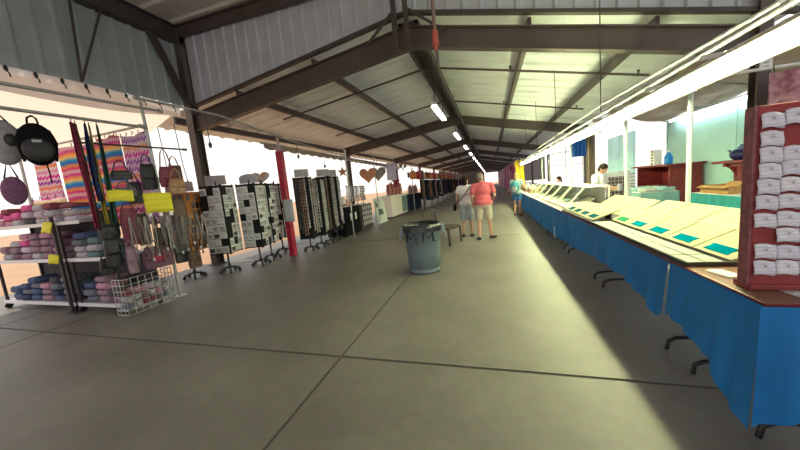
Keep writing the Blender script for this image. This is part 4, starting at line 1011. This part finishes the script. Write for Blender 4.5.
for k in range(6):
    y0 = 6.25 + .92 * k; t = thing('glass_showcase', f"cream framed slanted glass jewellery case, {ORD[k]} past the cream boards", 'showcase', (1.32, y0, TH + .002), 0, 'slanted glass cases on the blue tables'); L, D, Hh = .88, .72, .36
    mb = MB(); mb.b2(0, D, 0, L, 0, .03); mb.build('base', M_caseframe, t, bevel=.004)
    mb = MB(); mb.b2(D * .42, D, 0, L, Hh, Hh + .02); mb.build('top', M_caseframe, t, bevel=.004)
    for y in (.012, L - .012):
        mb = MB(); mb.bar((.012, y, .03), (D * .43, y, Hh), .024, .022); mb.build('slanted_post', M_caseframe, t)
        mb = MB(); mb.bar((D - .012, y, .03), (D - .012, y, Hh), .022, .022); mb.build('rear_post', M_caseframe, t)
    mb = MB(); mb.add([(.015, .03, .035), (.015, L - .03, .035), (D * .43, L - .03, Hh), (D * .43, .03, Hh)], [(0, 1, 2, 3)]); mb.build('glass_front', M_glass, t)
    for s in (.006, L - .006):
        mb = MB(); mb.add([(.03, s, .032), (D - .02, s, .032), (D - .02, s, Hh - .005), (D * .44, s, Hh - .005)], [(0, 1, 2, 3)]); mb.build('glass_side', M_glass, t)
    for j in range(2):
        mb = MB(); q = Matrix.Rotation(-.35, 3, 'Y'); mb.box((.36 + .1 * j, .22 + .42 * j, .10 + .02 * j), (.30, .32, .02), q); mb.build('lined_pad', M_inside[(k + j) % 4], t, bevel=.004)
    mb = MB(); mb.b2(D - .06, D - .05, .05, L - .05, .03, Hh - .02); mb.build('back_panel', M_inside[0], t)
# small boxed goods on the last tables
bx = MB(); bx.prism([(-.09, 0), (.09, 0), (.09, .05), (-.02, .16), (-.09, .16)], lambda a, b, d: (a, d, b), -.13, .13); bx.box((-.04, 0, .17), (.09, .22, .012), mi=1)
bx0 = bx.build('jewellery_box', [M_cream, M_white], bevel=.006); bx0['category'] = 'box'
BM = [M_cream, mat('gold yellow box', (.7, .5, .08), .5), mat('pale mint box', (.5, .65, .58), .6), M_offwhite, mat('peach box', (.7, .48, .36), .6)]
for r in range(2):
    for c in range(14):
        hang(bx0, (1.52 + .34 * r, 11.98 + .38 * c, TH + .003), R.uniform(-.2, .2), f"small jewellery box past the glass cases, {('aisle', 'seller')[r]} side, {ORD[c]} along", 'box', 'boxes on the last blue tables', {0: R.choice(BM)}, (1, 1, R.uniform(.8, 1.5)))

# poles behind the tables
for k, (y, h) in enumerate(((4.33, 2.16), (6.03, 2.16), (9.6, 2.14), (14.5, 2.12))):
    t = thing('tent_pole', f"pale green pole rising behind the blue tables, {ORD[k]} from the red card board", 'pole', (2.2, y, 0)); mb = MB(); mb.cyl((0, 0, .012), (0, 0, h + .25), .024); mb.build('pole', mat('pale green tube', (.50, .58, .52), .4), t)
    mb = MB(); mb.b2(-.06, .06, -.06, .06, 0, .012); mb.build('base_plate', M_grey, t); mb = MB(); mb.cyl((0, 0, h + .2), (0, 0, h + .3), .034); mb.build('pipe_coupling', M_grey, t)
rail('grey pipe rail joining the pale green poles', [(2.2, 3.2, 2.5), (2.2, 16, 2.46)], .02)
rail('white cross pipe over the seller area by the dark column', [(2.95, 5.5, 2.66), (4.9, 5.5, 2.64)], .022, M_white)

# back of the stall: mint wall, hutch, shelf, counters
M_mint = mat('mint green panel', (.48, .76, .71), .7, .0, .12, 1.2)
mb = MB(); mb.b2(5.6, 5.66, 6.6, 12.2, 0, 2.86); mb.b2(5.58, 5.6, 6.6, 12.2, 2.78, 2.86); mb.b2(5.58, 5.6, 9.25, 9.3, 0, 2.8); mb.b2(5.58, 5.6, 12.14, 12.2, 0, 2.8)
struct('wall_right', mb, M_mint)
mb = MB(); mb.b2(5.6, 5.66, 14.6, 17.4, 0, 2.9); mb.b2(5.57, 5.6, 14.6, 14.68, 0, 2.9); mb.b2(5.57, 5.6, 15.9, 15.98, 0, 2.9); struct('wall_right_far', mb, M_mint)
t = thing('hanging_shop_light', 'wall light glowing along the top of the mint wall', 'light', (5.42, 9.8, 2.74))
mb = MB(); mb.prism([(-.05, .06), (.05, .06), (.05, .09), (-.05, .09)], lambda a, b, d: (a, d, b), -1.7, 1.9); mb.b2(.04, .15, -1.5, -1.46, .06, .09); mb.b2(.04, .15, 1.5, 1.54, .06, .09); mb.build('housing', M_white, t)
mb = MB(); mb.cyl((0, -1.6, .03), (0, 1.85, .03), .022); mb.build('tube', mat('lit wall tube', (.85, 1, .95), emit=30), t)
t = thing('canopy_tarp', 'creased beige tarp sloping above the mint wall', 'canopy')
mb = MB(); mb.sheet(lambda u, v: (5.62 - 1.75 * v, 6.25 + 6.2 * u, 2.90 + .55 * v - .10 * math.sin(PI * v) + .035 * math.sin(u * 17 + v * 5) + .02 * math.sin(u * 33 - v * 9)), 60, 12); mb.build('tarp', mat('beige tarp', (.62, .53, .45), .85, var=.35, scale=3, bump=.9, trans=.3), t, solid=.006)
mb = MB()
for k in range(4): mb = MB(); y = 6.4 + 1.95 * k; mb.tube([(5.6, y, 2.84), (3.95, y, 3.32)], .016, 6); mb.build('support_bar', M_grey, t)
t = thing('cabinet', 'dark red open hutch against the mint wall with blue bottle on top', 'cabinet', (5.1, 11.15, 0))
mb = MB(); mb.b2(-.42, .44, -1.0, 1.25, 1.42, 1.47); mb.build('top', M_red, t, bevel=.006)
mb = MB(); mb.b2(.40, .44, -.85, 1.1, .0, 1.42); mb.build('back_panel', M_red, t)
for y in (-.85, 1.06):
    mb = MB(); mb.b2(-.3, .40, y, y + .04, 0, 1.42); mb.build('side_panel', M_red, t)
mb = MB(); mb.b2(-.3, .40, -.81, 1.06, .78, .82); mb.build('shelf_board', M_red, t)
mb = MB(); mb.b2(-.3, -.27, -.81, 1.06, 0, .78); mb.build('front_panel', M_red, t)
t = thing('bottle', 'bright blue bottle standing on the dark red hutch', 'bottle', (4.98, 10.75, 1.472))
mb = MB(); mb.lathe([(0, 0), (.09, 0), (.1, .03), (.1, .22), (.05, .30), (.035, .34)], 14); mb.build('body', mat('blue plastic', (.0, .2, .62), .3), t)
mb = MB(); mb.lathe([(.04, .34), (.04, .39), (0, .39)], 12); mb.build('cap', M_white, t)
for k in range(5):
    mb = MB(); mb.b2(-.1, .1, -.12, .12, 0, .09); mb.b2(-.1005, -.1, -.06, .06, .02, .07, 1); o = mb.build('small_box', [M_white, mat('box print %d' % k, R.choice([(.5, .1, .15), (.1, .2, .4), (.1, .1, .12)]), .6)], bevel=.006, loc=(4.92, 11.32, 1.472 + .093 * k))
    tag(o, f"small white box stacked on the dark red hutch, {ORD[k]} up from the top board", 'box')
t = thing('wall_shelf', 'dark red mantel shelf on the mint wall carrying a blue teapot', 'shelf', (5.36, 8.45, 0))
mb = MB(); mb.b2(-.28, .20, -.85, .70, 1.38, 1.44); mb.build('shelf_board', M_red, t, bevel=.008)
mb = MB(); mb.b2(.02, .20, -.8, .48, .62, 1.30); mb.build('back_panel', M_red, t)
for y in (-.7, .42):
    mb = MB(); mb.prism([(.2, 1.30), (-.2, 1.38), (-.2, 1.34), (-.08, 1.26), (.0, 1.15), (.02, 1.05), (.2, 1.0)][::-1], lambda a, b, d: (a, y + d, b), -.03, .03); mb.build('bracket', M_red, t)
mb = MB(); mb.b2(-.12, .2, -.8, .6, 1.30, 1.38); mb.build('moulding', M_red, t)
t = thing('teapot', 'dark blue teapot on the red mantel shelf', 'teapot', (5.2, 8.45, 1.442))
mb = MB(); mb.lathe([(0, 0), (.11, 0), (.17, .07), (.18, .14), (.13, .22), (.06, .25), (0, .25)], 18); mb.build('body', mat('cobalt glaze', (.01, .015, .09), .2), t)
mb = MB(); mb.lathe([(.07, .25), (.04, .28), (.02, .29), (.025, .32), (0, .33)], 14); mb.build('lid', bpy.data.materials['cobalt glaze'], t)
mb = MB(); mb.tube([(0, .15, .1), (0, .26, .14), (0, .33, .22), (0, .38, .21)], [.04, .03, .02, .016], 8); mb.build('spout', bpy.data.materials['cobalt glaze'], t)
mb = MB(); mb.tube([(0, -.14, .18), (0, -.25, .18), (0, -.26, .09), (0, -.16, .06)], .014, 8); mb.build('handle', bpy.data.materials['cobalt glaze'], t)
draped_counter('counter', 4.0, 4.6, 6.35, 7.8, .86, M_teal, 'teal clothed counter with cardboard box behind the ring boards')
t = thing('cardboard_box', 'low orange brown cardboard box on the teal counter', 'box', (4.26, 7.2, .862))
M_cb = mat('cardboard', (.45, .25, .09), .8, var=.15)
mb = MB()
mb.b2(-.2, .2, -.36, .40, 0, .012)
for a in ((-.2, -.188, -.36, .4), (.188, .2, -.36, .4), (-.188, .188, -.36, -.348), (-.188, .188, .388, .4)): mb.b2(*a, .012, .15)
mb.build('body', M_cb, t)
mb = MB(); mb.bar((-.2, .0, .15), (-.28, .0, .11), .76, .008); mb.build('flap', M_cb, t)
mb = MB(); mb.bar((.2, 0, .15), (.26, 0, .19), .76, .008); mb.build('flap', M_cb, t)
draped_counter('counter', 3.45, 4.2, 8.6, 10.6, .86, mat('pale teal cloth', (.25, .48, .48), .85, var=.15, scale=6), 'pale teal clothed counter in front of the red hutch')
for k in range(6):
    o = place_garment(3.65 + .36 * (k % 2), 8.8 + .37 * (k // 2), .862, 'teal grey', '', .95, .9, 1.4, .2)
    o.material_slots[0].material = mat('pale teal bundle %d' % k, R.choice([(.35, .6, .6), (.5, .68, .66), (.6, .65, .6)]), .9, var=.2)
    o.name = 'folded_cloth'; tag(o, f"pale teal folded cloth on the pale teal counter, {ORD[k // 2]} pair along, {('nearer the aisle', 'nearer the hutch')[k % 2]}", 'cloth')
for k in range(5):
    mb = MB(); mb.b2(-.17, .17, -.2, .2, 0, .07); mb.b2(-.175, .175, -.205, .205, .07, .085, 1); o = mb.build('merchandise_box', [M_white, mat('dark lid', (.06, .06, .1), .5)], bevel=.004, loc=(3.75, 10.3, .862 + .09 * k)); tag(o, f"white box with dark lid stacked on the pale teal counter, {ORD[k]} up", 'box')
# white framed grid panel beside the seller, boxes behind
t = thing('wire_grid_stand', 'white framed panel with brown grid standing beside the seller', 'panel', (2.95, 8.62, 0), .25)
mb = MB()
for a in ((-.32, -.26), (.26, .32)): mb.b2(*a, -.02, .02, .01, 1.42)
mb.b2(-.26, .26, -.02, .02, 1.30, 1.42); mb.b2(-.26, .26, -.02, .02, .55, .62); mb.b2(-.38, .38, -.16, .16, 0, .012); mb.build('frame', M_white, t)
mb = MB(); mb.b2(-.26, .26, -.004, .004, .62, 1.30); mb.build('backing', mat('brown mesh', (.13, .085, .07), .8), t)
mb = MB()
for i in range(9): mb.bar((-.25, -.012, .64 + .08 * i), (.25, -.012, .64 + .08 * i), .006, .01)
for i in range(6): mb.bar((-.22 + .088 * i, -.012, .63), (-.22 + .088 * i, -.012, 1.29), .01, .006)
mb.build('grid', M_chrome, t)
blanket(3.0, 3.5, 2.85, 2.05, 13.0, mat('bright blue cloth', (.02, .16, .6), .9), 'bright blue cloth hanging over the far seller area')
t = thing('hanging_curtain', 'brown curtain hanging by a white frame behind the seller', 'curtain', (2.85, 10.2, 2.55), .2)
mb = MB(); mb.sheet(lambda u, v: ((u - .5) * .24, .04 * math.sin(u * 22), -2.4 * v), 20, 6); mb.build('cloth', mat('brown curtain', (.20, .15, .12), .9), t, solid=.006)
mb = MB(); mb.cyl((-.3, 0, .022), (.3, 0, .022), .015); mb.build('rod', M_dark, t)
t = thing('hanging_lattice', 'thin grey metal lattice hanging in the far seller area', 'frame', (2.9, 13.5, 1.3))
mb = MB()
for z in (0, .5, 1.0): mb.bar((-.6, 0, z), (.6, 0, z), .02, .02)
for x in (-.6, 0, .6): mb.bar((x, 0, -.4), (x, 0, 1.2), .02, .02)
mb.build('grid', M_grey, t)
# column sign and pink floral cloth
t = thing('hanging_sign', 'small white sign with blue marks on the dark column', 'sign', (3.86, 5.90, 2.84))
mb = MB(); mb.b2(-.07, .07, -.006, .006, -.13, .13); mb.build('plate', M_white, t, bevel=.004)
mb = MB()
for i in range(4): mb.bar((-.03 + .004 * i, -.008, -.08 + .05 * i), (.03, -.008, -.07 + .05 * i), .003, .012)
mb.build('blue_marks', mat('blue ink', (.03, .09, .35), .6), t)
M_flo = mat('pink floral cloth', (.62, .40, .44), .9, var=.6, scale=16, col2=(.38, .12, .2), trans=.25)
t = thing('hanging_cloth', 'pink floral cloth hanging behind the red card board', 'cloth', (4.2, 5.44, 2.58))
mb = MB(); mb.sheet(lambda u, v: ((u - .5) * 1.2, .03 * math.sin(u * 24), -.46 * v), 40, 6); mb.build('cloth', M_flo, t, solid=.005)
for k in range(5):
    mb = MB(); x = -.55 + .27 * k; mb.tube([(x, 0, -.01), (x, .01, .04), (x, .015, .09)], .006, 6); mb.build('hook', M_dark, t)
# pink and yellow clothes far down the right side
PF = [('rose pink', (.5, .14, .2)), ('magenta', (.45, .06, .25)), ('pale pink', (.6, .42, .42)), ('maroon', (.16, .03, .05)), ('white', (.6, .58, .58)), ('lilac', (.4, .3, .5))]
PFM = {n: mat('far right ' + n, c, .9) for n, c in PF}; PFM['yellow'] = mat('far right yellow', (.75, .5, .02), .9)
y = 17.9; nr = 0
while y < 50:
    n = 7; pitch = .3 if y < 26 else .5
    garment_rail(1.6, y, n * pitch, f"tall clothes rail of pink garments on the right side, {ORD[nr]} past the blue tables", 2.56)
    for k in range(n):
        col = 'yellow' if (nr == 0 and k == 0) else R.choice([p[0] for p in PF] + ['rose pink', 'pale pink'])
        o = dup(far0); sz = R.uniform(1.3, 1.9); o.location = (1.6, y + pitch * (k + .5), 2.56 - .088 * sz); o.rotation_euler = (0, 0, R.uniform(-.05, .05)); o.scale = (1.2, 1.5 if pitch < .4 else 2.7, sz)
        o.material_slots[0].link = 'OBJECT'; o.material_slots[0].material = PFM[col]
        tag(o, f"{col} garment on the {ORD[nr]} tall right rail past the blue tables, {ORD[k]} along it", 'garment', 'garments on the right clothes rails')
    y += n * pitch + .4; nr += 1
# ================================================================== people
def cap(mb, p0, p1, r0, r1, mi=0):
    mb.cyl(p0, p1, r0, r1, 12, mi); mb.ell(p0, (r0,) * 3, 12, 8, mi); mb.ell(p1, (r1,) * 3, 12, 8, mi)
def fuse(o, vox, it=6):
    k = o.modifiers.new('Remesh', 'REMESH'); k.mode = 'VOXEL'; k.voxel_size = vox; k.use_smooth_shade = True
    s = o.modifiers.new('Smooth', 'SMOOTH'); s.iterations = it; s.factor = .5
def frustum(mb, p0, p1, r0, r1): mb.cyl(p0, p1, r0, r1, 16)
def hand(mb, wr, d, side, curl=.5):
    """wr wrist, d direction of the hand, side: thumb direction"""
    wr, d, side = Vector(wr), Vector(d).normalized(), Vector(side); side = (side - d * side.dot(d)).normalized(); nrm = d.cross(side)
    q = Matrix((side, d, nrm)).transposed(); mb.ell(wr + d * .05, (.04, .052, .018), 12, 8, 0, q); mb.cyl(wr, wr + d * .03, .026, .03, 10)
    for i, (o, L) in enumerate(((.028, .062), (.010, .072), (-.009, .068), (-.027, .052))):
        b = wr + d * .085 + side * o; m = b + (d * math.cos(curl * .5) + nrm * math.sin(curl * .5)) * L * .5; e = m + (d * math.cos(curl * 1.6) + nrm * math.sin(curl * 1.6)) * L * .5
        cap(mb, b, m, .0095, .009); cap(mb, m, e, .009, .0075)
    b = wr + d * .035 + side * .035; m = b + (d * .6 + side * .75).normalized() * .035; e = m + (d * .9 + side * .2 + nrm * .3).normalized() * .03
    cap(mb, b, m, .012, .011); cap(mb, m, e, .011, .009)
def person(label, loc, rz, J, wide=1., skin=M_skin, top=None, bottom=None, hair=None, shoes=None, sleeve=.62, short=.95, long_legs=False, scale=1.):
    t = thing('person', label, 'person', loc, rz); t.scale = (scale,) * 3
    V = {k: Vector(v) for k, v in J.items()}
    mb = MB(); hd = V['head']; up = (hd - V['neck']).normalized(); fw = Vector(J.get('face', (0, 1, 0))).normalized(); fw = (fw - up * fw.dot(up)).normalized(); rt = fw.cross(up)
    q = Matrix((rt, fw, up)).transposed()
    mb.ell(hd, (.073, .092, .108), 20, 14, 0, q); mb.ell(hd + fw * .022 - up * .05, (.056, .068, .062), 14, 10, 0, q)
    mb.ell(hd + fw * .098 - up * .022, (.014, .02, .022), 8, 6, 0, q)
    for s in (-1, 1): mb.ell(hd + rt * s * .074 - up * .01 - fw * .005, (.010, .02, .032), 8, 6, 0, q)
    cap(mb, V['neck'] - up * .05, hd - up * .06 - fw * .01, .058, .05)
    ch, be, pe = V['chest'], V['belly'], V['pelvis']
    mb.ell(ch, (.165 * wide, .105 * wide, .19), 18, 12); mb.ell(be, (.145 * wide, .105 * wide * wide, .16), 18, 12); mb.ell(pe, (.16 * wide, .115 * wide, .13), 18, 12)
    for s in 'lr':
        S, E, Wr, Hh, K, A, T = (V[k + s] for k in ('sh', 'el', 'wr', 'hip', 'kn', 'an', 'toe'))
        cap(mb, V['neck'] - up * .06, S, .05, .058); cap(mb, S, E, .052 * wide ** .5, .039); cap(mb, E, Wr, .039, .026)
        hand(mb, Wr, Wr - E + Vector((0, 0, -.02)), (Vector((0, 0, 0)) + fw) if abs((Wr - E).normalized().z) > .6 else Vector((0, 0, 1)), .7)
        cap(mb, Hh, K, .082 * wide ** .5, .052); cap(mb, K, K.lerp(A, .35), .052, .054); cap(mb, K.lerp(A, .35), A, .054, .034); cap(mb, A, T, .036, .028); mb.ell(A + (A - T).normalized() * .03 - Vector((0, 0, .025)), (.032, .032, .03))
    o = mb.build('body', skin, t); fuse(o, .0085)
    # face details
    for s in (-1, 1):
        e = MB(); e.ell(hd + rt * s * .030 + fw * .083 + up * .005, (.011, .006, .007), 8, 6, 0, q); e.build('eye', M_black, t)
    e = MB(); e.ell(hd + fw * .082 - up * .062, (.024, .008, .006), 8, 6, 0, q); e.build('mouth', mat('lips', (.35, .12, .1), .5), t)
    if hair:
        m, kind = hair; h = MB(); h.ell(hd - fw * .012 + up * .022, (.082, .098, .1), 18, 12, 0, q)
        if kind in ('short', 'mid'): h.ell(hd - fw * .045 - up * .03, (.074, .06, .08), 14, 10, 0, q)
        if kind == 'mid': h.ell(hd - fw * .05 - up * .09, (.075, .045, .07), 14, 10, 0, q)
        if kind == 'long': h.ell(hd - fw * .05 - up * .10, (.085, .05, .16), 14, 10, 0, q)
        ho = h.build('hair', m, t); fuse(ho, .012, 3)
        # keep the face clear: trim the front lower part of the hair shell
    if top:
        c = MB(); g = .016
        c.ell(ch, (.165 * wide + g, .105 * wide + g, .19 + g), 20, 12); c.ell(be, (.15 * wide + g, .108 * wide * wide + g, .17), 20, 12); frustum(c, be + Vector((0, 0, .05)), pe + Vector((0, 0, -.07)), .14 * wide, .175 * wide) if wide <= 0 else None
        c.ell(pe + Vector((0, 0, .03)), (.175 * wide + g, .13 * wide + g, .13), 20, 12)
        cap(c, V['neck'] - up * .03, V['neck'] - up * .06, .064, .066)
        for s in 'lr':
            S, E = V['sh' + s], V['el' + s]; cap(c, V['neck'] - up * .055, S, .062, .070); c.ell(S, (.07,) * 3); frustum(c, S, S.lerp(E, sleeve), .072, .074)
        co = c.build('shirt', top, t); fuse(co, .013, 5)
    if bottom:
        c = MB(); g = .012; c.ell(pe + Vector((0, 0, -.02)), (.16 * wide + g, .115 * wide + g, .125), 18, 12)
        for s in 'lr':
            Hh, K, A = V['hip' + s], V['kn' + s], V['an' + s]
            c.ell(Hh, (.1 * wide ** .5,) * 3)
            if long_legs: frustum(c, Hh, K, .10 * wide ** .5, .075); c.ell(K, (.075,) * 3); frustum(c, K, K.lerp(A, .95), .075, .058)
            else: frustum(c, Hh, Hh.lerp(K, short), .10 * wide ** .5, .09)
        co = c.build('trousers' if long_legs else 'shorts', bottom, t); fuse(co, .013, 5)
    if shoes:
        for s in 'lr':
            A, T = V['an' + s], V['toe' + s]; c = MB(); dn = Vector((0, 0, -.012)); cap(c, A + (A - T).normalized() * .035 + Vector((0, 0, -.035)), T + dn * .3, .044, .036); cap(c, A + Vector((0, 0, -.02)), A.lerp(T, .6) + dn, .046, .042); so_ = c.build('shoe', shoes, t); fuse(so_, .010, 3)
    return t
def joints(**kw):
    J = dict(head=(0, .03, 1.615), neck=(0, 0, 1.49), chest=(0, 0, 1.27), belly=(0, .01, 1.07), pelvis=(0, 0, .93),
             shl=(-.185, 0, 1.395), shr=(.185, 0, 1.395), ell=(-.235, -.03, 1.11), elr=(.235, -.03, 1.11), wrl=(-.235, .06, .87), wrr=(.235, .06, .87),
             hipl=(-.09, 0, .90), hipr=(.09, 0, .90), knl=(-.10, .03, .49), knr=(.10, .03, .49), anl=(-.105, -.02, .085), anr=(.105, -.02, .085), toel=(-.125, .13, .04), toer=(.125, .13, .04))
    J.update(kw); return J
M_coral = mat('coral t shirt', (.62, .12, .155), .85, var=.12, scale=6, bump=.1)
M_khaki = mat('khaki shorts', (.50, .45, .36), .9, var=.12, scale=8)
M_tee = mat('white t shirt', (.68, .64, .67), .85, var=.1, scale=6)
M_paleblue = mat('pale blue shorts', (.36, .42, .47), .9, var=.15, scale=8)
M_hairdark = mat('dark hair', (.02, .013, .011), .85, var=.3, scale=30, spec=.1); M_hairgrey = mat('grey hair', (.22, .17, .15), .7, var=.3, scale=30); M_hairblond = mat('sandy hair', (.36, .22, .10), .7, var=.3, scale=30)
person('person in coral t-shirt and khaki shorts walking away down the aisle', (-.2, 7.98, 0), .05,
       joints(head=(-.045, .075, 1.605), face=(-.35, 1, -.2), neck=(-.01, .03, 1.48), chest=(0, .01, 1.26), belly=(.005, .03, 1.06), shl=(-.215, .01, 1.385), shr=(.215, .01, 1.385), ell=(-.275, -.03, 1.10), elr=(.29, -.03, 1.12), wrl=(-.25, .1, .88), wrr=(.24, .17, .98),
              hipl=(-.10, 0, .89), hipr=(.10, 0, .89), knl=(-.12, -.01, .48), knr=(.14, .06, .49), anl=(-.14, -.12, .085), anr=(.17, .02, .085), toel=(-.17, .03, .04), toer=(.27, .13, .04)),
       1.22, M_skin, M_coral, M_khaki, (M_hairgrey, 'short'), M_black, .72, .92)
w_ = person('person in white t-shirt and pale blue shorts with dark shoulder bag', (-.66, 8.42, 0), -.08,
       joints(shl=(-.17, 0, 1.36), shr=(.17, 0, 1.36), head=(.0, .03, 1.555), neck=(0, 0, 1.44), chest=(0, 0, 1.23), belly=(0, .01, 1.04), face=(.2, 1, 0), knl=(-.11, .02, .47), anl=(-.12, -.04, .08), toel=(-.14, .10, .035), anr=(.11, .03, .08), toer=(.13, .17, .035)),
       1.08, M_skin, M_tee, M_paleblue, (M_hairdark, 'mid'), mat('brown sandal', (.06, .03, .02), .6), .6, 1.04)
t = thing('shoulder_bag', 'dark shoulder bag slung across the person in white t-shirt', 'bag', (-.66, 8.42, 0), -.08)
mb = MB(); mb.tube([(.15, -.075, 1.40), (.08, -.15, 1.28), (-.08, -.165, 1.10), (-.2, -.12, .98), (-.30, -.02, .92)], .012, 8); mb.build('strap', M_black, t)
mb = MB(); mb.ell((-.315, .01, .84), (.045, .10, .10), 14, 10); mb.build('body', M_blackcloth, t)
g_ = person('person in teal top and blue shorts standing at the blue tables', (.97, 12.5, 0), -.35, joints(wrr=(.2, .3, 1.0), elr=(.25, .06, 1.12), face=(.7, 1, -.2)), .98, M_skin, mat('pale teal top', (.34, .42, .42), .9), mat('bright blue shorts', (.03, .12, .3), .9), (M_hairblond, 'long'), mat('dark sandal', (.05, .03, .03), .6), .5, .62, scale=.96)
t = thing('backpack', 'teal backpack worn by the person standing at the blue tables', 'backpack', (.97, 12.5, 0), -.35)
mb = MB(); mb.ell((0, -.235, 1.14), (.17, .10, .24), 16, 10); mb.build('body', mat('teal nylon', (.05, .25, .33), .7, var=.3, scale=12), t)
mb = MB(); mb.ell((0, -.32, 1.05), (.11, .035, .11), 12, 8); mb.build('pocket', mat('grey nylon', (.3, .33, .34), .7), t)
person('person in white t-shirt and jeans standing behind the tables handling goods', (2.4, 8.0, 0), -2.35,
       joints(head=(0, .09, 1.575), face=(0, 1, -.55), neck=(0, .03, 1.47), ell=(-.25, .05, 1.12), elr=(.25, .05, 1.12), wrl=(-.13, .29, 1.12), wrr=(.13, .29, 1.10)), 1.05, M_skin, mat('bright white t shirt', (.8, .8, .8), .85), mat('jeans', (.06, .09, .16), .9, var=.2), (M_hairdark, 'short'), M_black, .6, .95, True, scale=.97)
t = thing('hanging_goods', 'small grey packet of goods held by the person behind the tables', 'packet', (2.4, 8.0, 0), -2.35)
mb = MB(); mb.b2(-.07, .07, .40, .44, 1.02, 1.16); mb.build('packet', M_cardA, t, bevel=.01)
t = thing('stool', 'black stool behind the last glass cases', 'stool', (2.52, 12.7, 0))
mb = MB(); mb.lathe([(0, .39), (.17, .39), (.18, .41), (.17, .43), (0, .43)], 18); mb.build('seat', M_black, t)
for k in range(4):
    a = PI / 4 + k * PI / 2; mb = MB(); mb.bar((.11 * math.cos(a), .11 * math.sin(a), .39), (.17 * math.cos(a), .17 * math.sin(a), 0), .025, .025); mb.build('leg', M_tlegs, t)
person('person with dark hair seated behind the last glass cases', (2.52, 12.7, .0), 2.2,
       joints(head=(0, .05, 1.27), neck=(0, .01, 1.15), chest=(0, 0, .93), belly=(0, 0, .73), pelvis=(0, 0, .60), shl=(-.18, 0, 1.06), shr=(.18, 0, 1.06), ell=(-.23, .0, .78), elr=(.23, .0, .78), wrl=(-.15, .22, .72), wrr=(.15, .22, .72), hipl=(-.09, .02, .575), hipr=(.09, .02, .575), knl=(-.11, .40, .56), knr=(.11, .40, .56), anl=(-.11, .42, .085), anr=(.11, .42, .085), toel=(-.12, .57, .04), toer=(.12, .57, .04)),
       1.0, M_skin, mat('pale shirt', (.6, .6, .56), .85), mat('dark trousers', (.05, .05, .06), .9), (M_hairdark, 'mid'), M_black, .6, .95, True)
